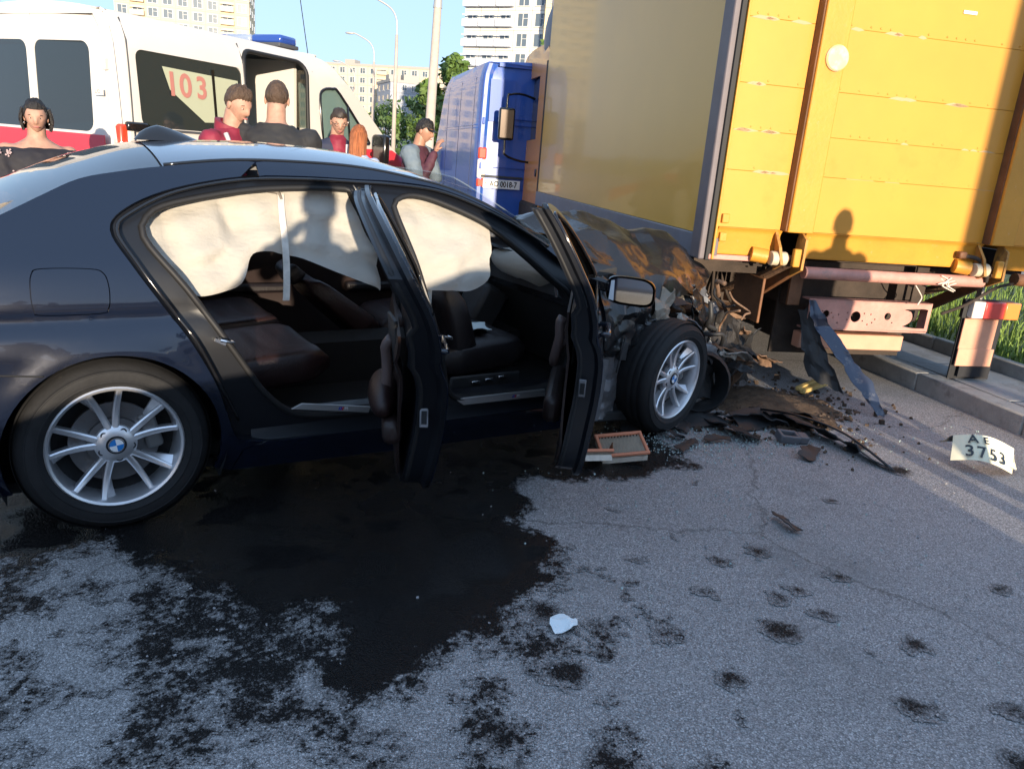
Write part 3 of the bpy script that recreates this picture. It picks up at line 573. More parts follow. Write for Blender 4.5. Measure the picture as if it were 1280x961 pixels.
# wheels
BLUE = M('roundel_blue', (.02, .20, .55), .3, coat=.5); BWHITE = M('roundel_white', (.85, .85, .85), .3, coat=.5)
def make_wheel(loc, rz, tilt=0.):
    w = bpy.data.objects.new('wheel', None); COL.objects.link(w); w.parent = car; w.location = loc; w.rotation_euler = (tilt, 0, rz)
    mx = Matrix.Rotation(R(90), 4, 'X')                       # local z -> -y (outward on the right side)
    b = MB(); b.lathe([(.232, .055), (.237, .078), (.245, .088), (.258, .0945), (.260, .0975), (.263, .0975), (.265, .0955), (.285, .098), (.296, .0965), (.298, .0985), (.301, .098), (.303, .0935), (.308, .089), (.322, .078), (.333, .058), (.338, .03), (.339, 0), (.338, -.08), (.33, -.12), (.30, -.14), (.24, -.135), (.225, -.11)], 72, mx); b.build('tyre', TYRE, w, smooth=True)
    b = MB()
    for k in range(3): b.lathe([(.3385, -.045+.04*k), (.3415, -.04+.04*k), (.3415, -.015+.04*k), (.3385, -.01+.04*k)], 72, mx)
    b.build('tread_rib', TYRE, w, smooth=True)
    b = MB(); b.lathe([(.236, .076), (.239, .083), (.233, .088), (.224, .084), (.219, .07), (.214, .02), (.210, -.10), (.225, -.115), (.235, -.115)], 64, mx); b.build('rim', ALLOY, w, smooth=True)
    b = MB(); b.lathe([(.215, -.02), (.19, -.035), (.15, -.05), (.0, -.05)], 40, mx); b.build('brake_shield', DARK, w)
    b = MB(); b.lathe([(.158, .0), (.158, .012), (.10, .012), (.098, .03), (.06, .035), (.0, .035)], 48, mx); b.build('brake_disc', M('brake_steel', (.13, .13, .135), .45, metal=.8, dirt=((.07, .05, .04), .4, 20)), w, smooth=True)
    b = MB(); b.M = mx; b.box((.125, .03, .005), (.065, .15, .045), (0, 0, .25)); b.build('brake_caliper', M('caliper_grey', (.16, .16, .16), .5, metal=.5), w, bevel=.015)
    b = MB(); pk = MB()
    for k in range(5):
        a0 = R(90+8)+k*2*PI/5
        for sgn in (-1, 1):
            rows = []
            for t in np.linspace(0, 1, 9):
                r = .052+(.226-.052)*t; da = sgn*(.30*(1-t)**.8*.35+.115+.115*t*.75) if True else 0
                da = sgn*(.17+.075*t**.9); a = a0+da; wd = .0100+.003*(1-t); h = .052+.020*t-.016*math.sin(PI*t)
                c = Vector((math.cos(a)*r, math.sin(a)*r, 0)); tn = Vector((-math.sin(a), math.cos(a), 0))
                ins = tn*(-sgn)
                rows.append([c+tn*wd+Vector((0, 0, h-.004)), c+tn*wd*.5+Vector((0, 0, h)), c-tn*wd*.5+Vector((0, 0, h)), c-tn*wd+Vector((0, 0, h-.004)), c-tn*wd*.9+Vector((0, 0, h-.038)), c+tn*wd*.9+Vector((0, 0, h-.038))])
            sp_ = MB(); sp_.M = mx; sp_.grid(rows, True); sp_.build('spoke', ALLOY, w, smooth=True, ang=25)
        # slanted face beside one spoke of every pair
        rows = []
        for t in np.linspace(0.15, 1, 7):
            r = .052+(.226-.052)*t; a = a0+.17+.075*t**.9; h = .052+.020*t-.016*math.sin(PI*t); q = a0+.17+.075*t**.9+(.17*t+.03); c = Vector((math.cos(a)*r, math.sin(a)*r, h-.006)); c2 = Vector((math.cos(q)*r, math.sin(q)*r, h-.036)); rows.append([c, c2, c2-Vector((0, 0, .012)), c-Vector((0, 0, .03))])
        sp_ = MB(); sp_.M = mx; sp_.grid(rows, True); sp_.build('spoke_wing', ALLOYD if k % 5 == 99 else ALLOY, w, smooth=True, ang=25)
    b = MB(); b.lathe([(.078, .02), (.074, .045), (.06, .054), (.036, .057), (.034, .050), (0, .050)], 40, mx); b.build('hub', ALLOY, w, smooth=True)
    for k in range(5):
        a = R(90+44)+k*2*PI/5; b = MB(); b.lathe([(.013, .045), (.013, .054), (.008, .054), (.007, .048), (0, .048)], 12, mx @ Matrix.Translation((.056*math.cos(a), .056*math.sin(a), 0))); b.build('wheel_bolt', M('bolt_dark', (.1, .1, .11), .4, metal=.8), w, smooth=True)
    b = MB(); b.lathe([(.035, .052), (.034, .061), (.030, .062)], 32, mx); b.build('roundel_ring', TRIM, w, smooth=True)
    b = MB(); b.lathe([(.0285, .0625), (.027, .063), (.025, .0625)], 32, mx); b.build('roundel_edge', CHROME, w, smooth=True)
    for k in range(4):
        b = MB(); b.lathe([(.0275, .0615), (.015, .0625), (0.0001, .063)], 8, mx, a0=k*PI/2+.15, a1=(k+1)*PI/2+.15); b.build('roundel_quarter', BLUE if k % 2 else BWHITE, w)
    return w
make_wheel((0, -.806, .337), 0.)
make_wheel((2.90, -.80, .337), R(14), R(3))
# wheel house behind the rear wheel
b = MB(); G = [[(.40*math.cos(a), y, .335+.40*math.sin(a)) for a in np.linspace(R(-25), R(205), 24)] for y in (-.90, -.60, -.55)]; b.grid(G); b.add(G[2]+[(0, -.55, .3)], [(i, i+1, 24) for i in range(23)]); b.build('wheel_arch_liner', DARK, car, smooth=True)
# ---- doors
def make_door(name, outline, hinge, th, inner_off, lowz):
    d = bpy.data.objects.new('door', None); COL.objects.link(d); d.parent = car
    hx, hy = hinge
    d.location = (hx, hy, 0); d.rotation_euler = (0, 0, th)
    loc = lambda x, z, off=0.: Vector((x-hx, -(half(x, z)-off)-hy, z))
    return d, loc
WIN_R = spline([(1.02, 1.305), (.78, 1.305), (.53, 1.29), (.29, 1.24), (.15, 1.185), (.13, 1.14), (.22, 1.01), (.22, 1.01), (.6, .985), (1.11, .965), (1.11, .965), (1.07, 1.15)], 4, True)
DOOR_R = spline([(1.05, 1.345), (.78, 1.345), (.53, 1.33), (.28, 1.277), (.11, 1.206), (.046, 1.135), (.10, 1.017), (.192, .87), (.278, .733), (.36, .565), (.41, .42), (.45, .33), (.53, .285), (.9, .275), (1.2, .275), (1.255, .31), (1.265, .6), (1.225, .85), (1.14, 1.1), (1.075, 1.31)], 4, True)
WIN_F = spline([(1.24, 1.30), (1.45, 1.27), (1.64, 1.21), (1.82, 1.12), (2.0, 1.0), (2.05, .955), (2.05, .955), (1.6, .955), (1.26, .965), (1.26, .965), (1.22, 1.15)], 4, True)
DOOR_F = spline([(1.18, 1.342), (1.40, 1.325), (1.60, 1.272), (1.80, 1.18), (1.97, 1.085), (2.12, .985), (2.22, .90), (2.265, .75), (2.275, .5), (2.25, .30), (2.18, .235), (1.9, .22), (1.45, .215), (1.335, .235), (1.285, .31), (1.305, .6), (1.275, .85), (1.20, 1.1), (1.165, 1.29)], 4, True)
for nm, OUTL, WIN, hinge, th in (('rear', DOOR_R, WIN_R, (1.24, -.885), R(67)), ('front', DOOR_F, WIN_F, (2.25, -.90), R(51))):
    d, loc = make_door(nm, OUTL, hinge, th, 0, 0)
    panel('outer_skin', OUTL, lambda x, z: loc(x, z), PAINT, d, holes=[WIN], step=.05, step2=.018, solid=.003, ang=40)
    b = MB(); A = resample(OUTL, 120, True); B = resample(shrink(OUTL, .022), 120, True)
    b.grid([[loc(x, z, .004) for x, z in A], [loc(x, z, .02) for x, z in A], [loc(x, z, .035) for x, z in B], [loc(x, z, .075+.03*(z < .95)) for x, z in B]], True); b.build('door_edge', JAMB, d, smooth=True)
    b = MB(); b.tube([loc(x, z, .06+.03*(z < .95)) for x, z in resample(shrink(OUTL, .028), 100, True)], .010, 6, closed=True); b.build('door_seal', RUBB, d, smooth='all')
    inner = shrink(OUTL, .024)
    panel('inner_frame', inner, lambda x, z: loc(x, z, .070+.03*(z < .95)), JAMB, d, holes=[shrink(WIN, .002)], step=.06, solid=.004)
    panel('window_glass', shrink(WIN, -.004), lambda x, z: loc(x, z, .03), GLASSD if nm == 'front' else GLASSC, d, step=.08, solid=.004)
    b = MB(); b.tube([loc(x, z, .0) for x, z in resample(shrink(WIN, -.004), 80, True)], .007, 6, closed=True); b.build('window_trim', TRIM, d, smooth='all')
    card = [p for p in shrink(OUTL, .05) if p[1] < .955]
    panel('door_card', card, lambda x, z: loc(x, z, .115+.035*math.sin(PI*min(1, max(0, (z-.35)/.6)))), CARD, d, step=.05, solid=.01)
    if nm == 'rear':
        b = MB(); b.tube([loc(x, z, o) for x, z, o in spline([(.50, .86, .15), (.52, .78, .19), (.54, .66, .20), (.62, .60, .20), (.85, .60, .20), (1.05, .62, .17)], 5)], [.020]*25+[.02], 10); b.build('door_pull', M('armrest_edge', (.10, .07, .065), .35), d, smooth='all')
        b = MB(); b.ball(loc(.62, .62, .21), (.20, .055, .075), 20); b.build('armrest', LEATH, d, smooth='all')
        b = MB(); b.box(loc(.60, .53, .17), (.36, .07, .10)); b.build('door_pocket', CARD, d, bevel=.03)
        b = MB(); b.box(loc(.56, .80, .165), (.06, .02, .10)); b.build('inner_handle_bezel', CHROME, d, bevel=.006)
        q = MB(); q.box(loc(.56, .80, .178), (.04, .02, .07)); q.build('inner_handle', TRIM, d, bevel=.006)
        b = MB(); b.add([loc(.36, .95, .12), loc(.52, .95, .14), loc(.58, .80, .16), loc(.45, .74, .15)], [(0, 1, 2, 3)]); b.build('speaker_trim', PLAS, d, solid=.012, bevel=.003)
        e = [(.31, .70), (.375, .55)]
    else:
        b = MB(); b.tube([loc(x, z, o) for x, z, o in spline([(1.55, .86, .15), (1.55, .72, .20), (1.62, .64, .21), (1.9, .64, .2), (2.1, .68, .15)], 5)], .022, 10); b.build('door_pull', M('armrest_edge'), d, smooth='all') if 0 else b.build('door_pull', MATS['armrest_edge'], d, smooth='all')
        b = MB(); b.box(loc(1.8, .45, .18), (.6, .08, .12)); b.build('door_pocket', CARD, d, bevel=.03)
        e = [(1.315, .70), (1.315, .55)]
    # latch on the free edge
    (x0, z0), (x1, z1) = e; c = loc((x0+x1)/2, (z0+z1)/2, .075)
    b = MB(); b.box(c+Vector((-.004 if nm == 'rear' else -.012, 0, 0)), (.010, .030, .075), (0, .35 if nm == 'rear' else 0, 0)); q = b.build('latch', GREYC, d, bevel=.004)
    q2 = MB(); q2.box(c+Vector((-.012 if nm == 'rear' else -.02, .0, 0)), (.008, .018, .045), (0, .35 if nm == 'rear' else 0, 0)); q2.build('latch_slot', DARK, d)
    b = MB(); x0 = .55 if nm == 'rear' else 1.55; b.tube([loc(x0, .80, .0), loc(x0+.01, .80, -.035), loc(x0+.2, .805, -.04), loc(x0+.21, .805, .0)], .011, 8); b.build('outer_handle', PAINT, d, smooth='all')
    for z in (.5, .8): b = MB(); b.box(loc(hinge[0]-.01, z, .06), (.07, .06, .05)); b.build('hinge', JAMB, d, bevel=.006)
    if nm == 'front':
        FRONT_DOOR = d; MLOC = loc(2.02, 1.0, -.02)
# wing mirror on the open front door
b = MB(); G = []
for i, x in enumerate((0, -.01, -.04, -.09, -.12)):       # towards the front of the closed door = +x ; glass faces -x
    sc_ = (1, 1.04, 1.0, .8, .4)[i]
    G.append([(-x-.02, -.16+.115*sc_*np.sign(math.cos(a))*abs(math.cos(a))**.55-.0*sc_, -.075+.068*sc_*np.sign(math.sin(a))*abs(math.sin(a))**.6+.01*math.cos(a)) for a in np.linspace(0, 2*PI, 28, endpoint=False)])
b.grid(G, True); b.add(G[-1], [tuple(range(28))]); b.build('mirror_housing', TRIM, FRONT_DOOR, smooth='all')
b = MB(); b.add([(-.012, -.16+.105*np.sign(math.cos(a))*abs(math.cos(a))**.55, -.075+.058*np.sign(math.sin(a))*abs(math.sin(a))**.6+.01*math.cos(a)) for a in np.linspace(0, 2*PI, 28, endpoint=False)], [tuple(range(28))]); b.build('mirror_glass', M('mirror_glass', (.55, .57, .6), .03, metal=1), FRONT_DOOR)
b = MB(); b.add([(-.016, -.082, -.125), (-.016, -.058, -.118), (-.016, -.062, -.03), (-.016, -.078, -.028)], [(0, 1, 2, 3)]); b.build('indicator_strip', M('pale_strip', (.6, .66, .72), .3), FRONT_DOOR, solid=.006)
b = MB(); b.beam((.02, .06, -.04), (.02, -.08, -.07), .05, .06); b.build('mirror_arm', TRIM, FRONT_DOOR, bevel=.015)
for o in FRONT_DOOR.children:
    if o.name.split('.')[0] in ('mirror_housing', 'mirror_glass', 'indicator_strip', 'mirror_arm'): o.location = MLOC
# ---- crushed front
def crumple(name, ctrl, mat, par, nu=26, nv=26, amp=.03, f=5., seed=0, solid=.004, smooth=True, ang=24, jag=.0, crease=.0):
    C = np.array(ctrl, float); r, c = C.shape[:2]; G = []
    for i in range(nu+1):
        u = i/nu*(r-1); i0 = min(int(u), r-2); fu = u-i0; row = []
        for j in range(nv+1):
            v = j/nv*(c-1); j0 = min(int(v), c-2); fv = v-j0
            p = C[i0, j0]*(1-fu)*(1-fv)+C[i0+1, j0]*fu*(1-fv)+C[i0, j0+1]*(1-fu)*fv+C[i0+1, j0+1]*fu*fv
            q = Vector(p); s = Vector((seed*3.1, seed*1.7, seed))
            d = noise.noise_vector(q*f+s)*amp+noise.noise_vector(q*f*2.3+s)*amp*.5+Vector([abs(t) for t in noise.noise_vector(q*f*1.4-s)])*amp*.9
            if crease:
                e1 = abs(noise.noise(q*3.1+s*1.3)); e2 = abs(noise.noise(q*7.3-s)); d.z += crease*(.5-min(.5, e1*3))*.9-crease*.3+crease*.2*(.5-min(.5, e2*3)); d.y -= crease*(.5-min(.5, e2*2.5))*.5
            if jag and (i in (0, nu) or j in (0, nv)): d += noise.noise_vector(q*31+s)*jag
            row.append(q+d)
        G.append(row)
    b = MB(); b.grid(G); return b.build(name, mat, par, smooth=smooth, solid=solid, ang=ang)
hood = [[(2.30, .55, .98), (2.7, .55, 1.03), (3.1, .50, 1.0), (3.4, .4, .92), (3.6, .3, .83)],
        [(2.22, .05, 1.14), (2.5, .05, 1.17), (2.9, .0, 1.12), (3.38, -.05, 1.0), (3.76, -.10, .83)],
        [(2.14, -.22, 1.17), (2.47, -.22, 1.205), (2.84, -.22, 1.165), (3.32, -.22, 1.05), (3.74, -.28, .84)],
        [(2.22, -.48, 1.07), (2.52, -.46, 1.10), (2.86, -.46, 1.05), (3.25, -.46, .94), (3.56, -.44, .81)],
        [(2.42, -.62, .97), (2.56, -.64, .94), (2.76, -.66, .88), (3.02, -.66, .84), (3.20, -.62, .77)],
        [(2.52, -.70, .92), (2.62, -.72, .82), (2.76, -.74, .72), (2.88, -.74, .66), (3.04, -.70, .70)]]
crumple('bonnet', hood, PAINTC, car, 54, 60, .050, 2.4, 3, .003, ang=17, jag=.012, crease=.026)
b = MB(); P = [(2.9, -.70, .82), (2.86, -.745, .74), (2.845, -.76, .62), (2.85, -.76, .50), (2.83, -.75, .42)]
crumple('torn_wing_strip', [[(x-.05-.03*i%2, y, z) for i, (x, y, z) in enumerate(P)], [(x, y-.03, z) for x, y, z in P], [(x+.06, y+.01, z) for x, y, z in P]], M('bare_scraped_panel', (.27, .225, .175), .5, metal=.2, dirt=((.03, .025, .02), .35, 12), bump=.3), car, 10, 22, .035, 9, 5, .003, ang=18)
wing = [[(2.20, -.80, .86), (2.36, -.82, .90), (2.52, -.80, .88), (2.70, -.78, .80)],
        [(2.22, -.86, .76), (2.38, -.90, .77), (2.55, -.88, .74), (2.76, -.80, .68)],
        [(2.26, -.84, .62), (2.40, -.86, .60), (2.58, -.82, .58), (2.80, -.76, .56)],
        [(2.30, -.80, .50), (2.42, -.82, .48), (2.58, -.78, .46), (2.70, -.74, .44)]]
crumple('front_wing', wing, PAINTC, car, 26, 30, .045, 6.5, 8, .003, ang=18, jag=.02)
wing2 = [[(2.36, -.78, .66), (2.52, -.80, .68), (2.72, -.76, .66)], [(2.34, -.78, .46), (2.50, -.80, .45), (2.68, -.75, .44)], [(2.34, -.78, .26), (2.48, -.79, .24), (2.58, -.76, .24)], [(2.34, -.78, .10), (2.46, -.79, .10), (2.54, -.76, .12)]]
crumple('inner_wing_plate', wing2, GREYC, car, 24, 16, .022, 7, 11, .004, ang=20, jag=.012)
b = MB(); b.box((2.38, -.80, .30), (.12, .012, .36), (0, .1, .05)); b.build('sill_end_plate', GREYC, car, bevel=.004)
b = MB(); b.box((2.55, -.72, .12), (.42, .12, .06), (0, .05, 0)); b.build('sill_stub', PLAS, car, bevel=.01)
b = MB(); b.box((2.52, -.83, .52), (.05, .02, .10), (0, .1, 0)); b.box((2.50, -.84, .50), (.012, .01, .2), (0, .2, .1)); b.build('bent_bracket', PLAS, car, bevel=.004)
crumple('scuttle_panel', [[(2.1, .7, .98), (2.1, 0, 1.0), (2.1, -.72, .96)], [(2.45, .7, .9), (2.45, 0, .92), (2.45, -.7, .86)]], PLAS, car, 8, 20, .02, 6, 13)
b = MB(); G = []
for t in np.linspace(0, 1, 14):
    x = 1.53+t*(2.16-1.53); z = 1.385-(1.385-1.03)*t**1.08; w = .60+.16*t; G.append([(x+.05*(1-(s*s)), s*w, z+.012*(1-s*s)) for s in np.linspace(-1, 1, 17)])
b.grid(G); b.build('windscreen', GLASSC, car, smooth='all', solid=.006)
b = MB(); b.tube([(1.56, .5, 1.36), (1.8, .6, 1.23), (2.1, .7, 1.02)], .03, 6); b.build('far_pillar', PAINT, car, smooth='all')
# engine bay wreckage
RUST = M('rusty_bent_steel', (.20, .12, .075), .7, metal=.3, var=.4, vscale=10, dirt=((.05, .03, .02), .4, 9), bump=.4, bscale=40)
RAWM = M('torn_aluminium', (.30, .28, .25), .4, metal=.6, dirt=((.10, .07, .05), .4, 12), bump=.3)
REDL = M('red_lamp_plastic', (.55, .05, .02), .25, coat=.5)
rs = random.Random(11)
b = MB(); b.box((2.95, .0, .45), (.9, 1.1, .5)); b.build('engine_block', M('oily_engine', (.030, .026, .023), .5, metal=.3, var=.5, vscale=8, bump=.6, bscale=20), car, bevel=.05)
for i in range(44):
    x = rs.uniform(3.05, 4.0); y = rs.uniform(-.72, .0); z = rs.uniform(.18, .80-.35*max(0, x-3.4)); L_ = rs.uniform(.08, .30)
    d = Vector((rs.gauss(0, 1), rs.gauss(0, 1), rs.gauss(0, .8))).normalized(); p = Vector((x, y, z)); w = Vector((d.y, -d.x, .3)).normalized()*rs.uniform(.02, .06)
    crumple('bent_bracket', [[p-w, p+d*L_*.5-w*1.2, p+d*L_-w*.6], [p+w, p+d*L_*.5+w*.8+Vector((0, 0, .03)), p+d*L_+w]], (GREYC, RUST, RAWM, PLAS)[i % 4], car, 4, 8, .025, 11, i, .005, ang=20)
for i in range(14):
    p = Vector((rs.uniform(2.9, 3.7), rs.uniform(-.7, .1), rs.uniform(.3, .8))); pts = [p]; d = Vector((rs.gauss(.3, .7), rs.gauss(0, .7), rs.gauss(-.2, .6)))
    for k in range(4): d = (d+Vector((rs.gauss(0, .6), rs.gauss(0, .6), rs.gauss(0, .6)))).normalized(); pts.append(pts[-1]+d*rs.uniform(.06, .14))
    b = MB(); b.tube(spline(pts, 4), rs.uniform(.006, .018), 7); b.build('hose', PLAS if i % 3 else RUST, car, smooth='all')
for P, m_, w_ in (([(3.22, -.62, .72), (3.30, -.60, .60), (3.40, -.62, .50), (3.47, -.60, .47)], RAWM, .035), ([(3.47, -.55, .48), (3.42, -.5, .58), (3.50, -.48, .66), (3.56, -.46, .62)], RAWM, .05), ([(3.38, -.6, .47), (3.48, -.62, .41), (3.62, -.62, .36), (3.75, -.58, .33)], RAWM, .02), ([(3.40, -.3, .70), (3.5, -.32, .66), (3.58, -.34, .60)], REDL, .045), ([(2.98, -.70, .60), (3.1, -.66, .56), (3.22, -.64, .60)], RAWM, .04)):
    P = [Vector(p) for p in P]; wv = Vector((0, .3, 1)).normalized()*w_
    crumple('red_lamp_piece' if m_ is REDL else 'torn_panel_strip', [[p-wv for p in P], [p+wv for p in P]], m_, car, 4, 14, .025, 12, len(P)*w_, .004, ang=20, jag=.01)
b = MB(); b.lathe([(.17, -.02), (.20, 0), (.205, .16), (.18, .2), (.17, .16), (.15, .02)], 20, Matrix.Translation((3.34, -.60, .22)) @ Euler((R(80), 0, R(-30))).to_matrix().to_4x4()); b.build('wheel_arch_liner', PLAS, car, smooth=True)
crumple('front_bumper', [[(3.15, -.72, .10), (3.35, -.74, .12), (3.6, -.60, .12), (3.85, -.3, .1)], [(3.12, -.66, .30), (3.35, -.68, .34), (3.62, -.55, .36), (3.85, -.25, .33)]], PLAS, car, 10, 24, .05, 5, 21, .006, ang=22, jag=.02)
crumple('bumper_beam', [[(3.45, -.62, .43), (3.75, -.60, .36), (4.1, -.55, .30), (4.35, -.5, .22)], [(3.45, -.52, .43), (3.75, -.50, .36), (4.1, -.45, .30), (4.35, -.40, .22)], [(3.45, -.53, .36), (3.75, -.51, .30), (4.1, -.46, .23), (4.35, -.41, .16)]], RUST, car, 8, 30, .022, 9, 31, .006, ang=20, jag=.01)
for k_, (P0, P1, w_, m_) in enumerate((((3.15, -.70, .78), (3.55, -.52, .55), .16, PAINTC), ((3.30, -.66, .30), (3.75, -.50, .42), .18, PLAS), ((3.5, -.45, .70), (3.95, -.25, .45), .15, GREYC), ((3.2, -.72, .52), (3.5, -.66, .36), .12, GREYC), ((3.65, -.55, .28), (4.15, -.35, .18), .16, PLAS), ((3.0, -.74, .66), (3.26, -.70, .50), .07, RAWM))):
    P0, P1 = Vector(P0), Vector(P1); wv = Vector((.1, .35, 1)).normalized()*w_
    crumple('torn_panel', [[P0-wv*.5, (P0+P1)/2-wv*.7, P1-wv*.3], [P0, (P0+P1)/2+Vector((0, -.05, .03)), P1], [P0+wv*.6, (P0+P1)/2+wv*.4, P1+wv*.5]], m_, car, 14, 22, .035, 7, 50+k_, .004, ang=16, jag=.02, crease=.04)
OILY = MATS['oily_engine']
for k_, C_ in enumerate(([[(3.34, -.56, .66), (3.7, -.46, .60), (4.1, -.30, .48)], [(3.36, -.62, .38), (3.75, -.52, .36), (4.15, -.36, .30)], [(3.4, -.58, .08), (3.8, -.50, .07), (4.2, -.38, .06)]],
                         [[(3.55, -.20, .74), (3.95, -.05, .62), (4.3, .1, .5)], [(3.6, -.25, .45), (4.0, -.1, .40), (4.35, .05, .3)], [(3.6, -.22, .1), (4.0, -.08, .08), (4.4, .05, .06)]])):
    crumple('radiator_core', C_, OILY, car, 20, 26, .045, 6, 70+k_, .006, ang=18, jag=.02, crease=.05)
# paper and folder left on the near front seat
s = thing('paper_sheet', 'crumpled pale blue and white paper lying on the near front seat', 'paper', (CARX+math.cos(CARA)*1.74+math.sin(CARA)*.38, CARY+math.sin(CARA)*1.74-math.cos(CARA)*.38, .585), CARA)
crumple('sheet', [[(-.12, -.10, .0), (0, -.11, .01), (.14, -.08, .0)], [(-.10, .02, .02), (.02, .0, .035), (.16, .03, .02)], [(-.06, .12, .01), (.04, .13, .02), (.15, .12, .01)]], M('paper_white', (.62, .74, .76), .7), s, 8, 8, .02, 8, 2, .002)
crumple('green_leaflet', [[(-.16, -.08, .015), (-.09, -.09, .03)], [(-.15, .0, .02), (-.08, .0, .035)]], M('leaflet_green', (.08, .35, .12), .6), s, 4, 4, .01, 8, 2, .002)
# ---------------------------------------------------------------- yellow truck
TRX, TRY, TRA = 1.199, 5.20, .214
YEL = M('truck_yellow', (.58, .258, .030), .48, coat=.15, var=.05, vscale=2, dirt=((.50, .20, .02), .28, 1.6), dirt2=((.45, .33, .16), .10, 26), bump=.05, bscale=8)
YEL2 = M('truck_yellow_worn', (.56, .25, .03), .5, var=.08, vscale=5, dirt=((.45, .24, .10), .22, 7), dirt2=((.55, .50, .44), .16, 22), bump=.12)
SIDEP = M('side_laminate', (.60, .315, .045), .34, spec=.35, coat=.18, var=.04, vscale=1.0, dirt=((.33, .26, .12), .08, 1.2))
GREYR = M('grey_rail', (.13, .14, .17), .5, metal=.2, var=.12, vscale=5, dirt=((.22, .19, .16), .3, 6))
ALU = M('corner_aluminium', (.125, .108, .118), .5, metal=.2, var=.12, vscale=6, dirt=((.2, .15, .12), .3, 8))
BROWN = M('rust_and_shade_brown', (.15, .065, .028), .6, var=.3, vscale=6, dirt=((.12, .06, .03), .35, 9), bump=.25)
UND = M('underbody_grime', (.045, .032, .024), .85, var=.4, vscale=5, bump=.4)
PINK = M('faded_red_paint', (.50, .24, .19), .55, var=.2, vscale=6, dirt=((.30, .22, .18), .35, 8), dirt2=((.18, .10, .08), .2, 20), bump=.2)
ORNG = M('faded_orange_paint', (.62, .30, .19), .6, var=.12, vscale=5, dirt=((.40, .25, .18), .25, 7), bump=.15)
RUBT = M('mudflap_rubber', (.016, .016, .018), .75, bump=.2)
truck = thing('cargo_truck', 'yellow box truck with battered rear wall standing over the crushed car front', 'truck', (TRX, TRY, 0), TRA)
W_ = 2.60; LB = 5.05; ZB, ZT = .94, 3.55
b = MB(); b.box((.012, .16+(LB-.16)/2, (1.105+3.42)/2), (.02, LB-.17, 3.42-1.105)); b.build('side_panel', SIDEP, truck)
b = MB(); b.box((.0, LB/2+.07, 1.02), (.045, LB-.145, .165)); b.build('bottom_rail', GREYR, truck, bevel=.006)
b = MB(); b.box((.03, LB/2+.07, .96), (.09, LB-.15, .03)); b.build('rail_lip', GREYR, truck, bevel=.004)
b = MB(); b.box((-.002, .075, (ZB+ZT)/2), (.05, .15, ZT-ZB)); b.build('corner_post', ALU, truck, bevel=.01)
b = MB(); b.box((.030, -.006, (ZB+ZT)/2), (.035, .03, ZT-ZB)); b.build('door_seal', RUBB, truck, bevel=.004)
b = MB(); b.box((.058, -.012, (ZB+ZT)/2), (.016, .05, ZT-ZB-.02)); b.build('edge_strip', YEL2, truck, bevel=.003)
b = MB(); b.box((W_-.012, LB/2, (1.105+3.42)/2), (.02, LB-.1, 3.42-1.105)); b.build('side_panel', SIDEP, truck)
b = MB(); b.box((W_, LB/2, 1.02), (.045, LB-.1, .165)); b.build('bottom_rail', GREYR, truck)
b = MB(); b.box((W_/2, LB/2, ZT), (W_, LB, .05)); b.build('roof', GREYR, truck)
b = MB(); b.box((W_/2, LB-.02, 2.25), (W_-.05, .04, 2.5)); b.build('front_wall', GREYR, truck)
b = MB(); b.box((W_/2, LB/2+.1, .915), (W_-.12, LB-.3, .06)); 
for i in range(10): b.box((W_/2, .35+i*.5, .86), (W_-.2, .07, .07))
b.build('floor_frame', UND, truck)
# rear wall boards : each board between the seams is its own piece
def board(u0, u1, z0, z1, y=0., name='rear_board', mat=YEL):
    k = MB(); k.box(((u0+u1)/2, y, (z0+z1)/2), (u1-u0, .035, z1-z0-.0012)); return k.build(name, mat, truck, bevel=.0022)
zs = [1.165, 1.53, 1.78, 2.06, 2.44, 2.80, 3.15, 3.5]
for z0, z1 in zip(zs[:-1], zs[1:]):
    board(.072, .535, z0, z1, random.uniform(-.001, .001)); board(.72, 2.12, z0, z1, random.uniform(-.002, .002)); board(2.30, 2.56, z0, z1, random.uniform(-.002, .002))
for u0, u1 in ((.072, .535), (.72, 2.12), (2.30, 2.56)):
    b = MB(); b.prism([(-.045, 1.165), (-.03, 1.15), (-.018, 1.13), (-.018, 1.0), (-.012, .985), (.02, .985), (.02, 1.165)], u0, u1, Matrix(((0, 0, 1, 0), (1, 0, 0, 0), (0, 1, 0, 0), (0, 0, 0, 1)))); b.build('lower_lip', YEL2, truck, bevel=.003)
HNG = M('rusty_yellow', (.40, .19, .04), .6, var=.3, vscale=8, dirt=((.14, .07, .03), .4, 14), dirt2=((.45, .40, .34), .15, 30), bump=.2)
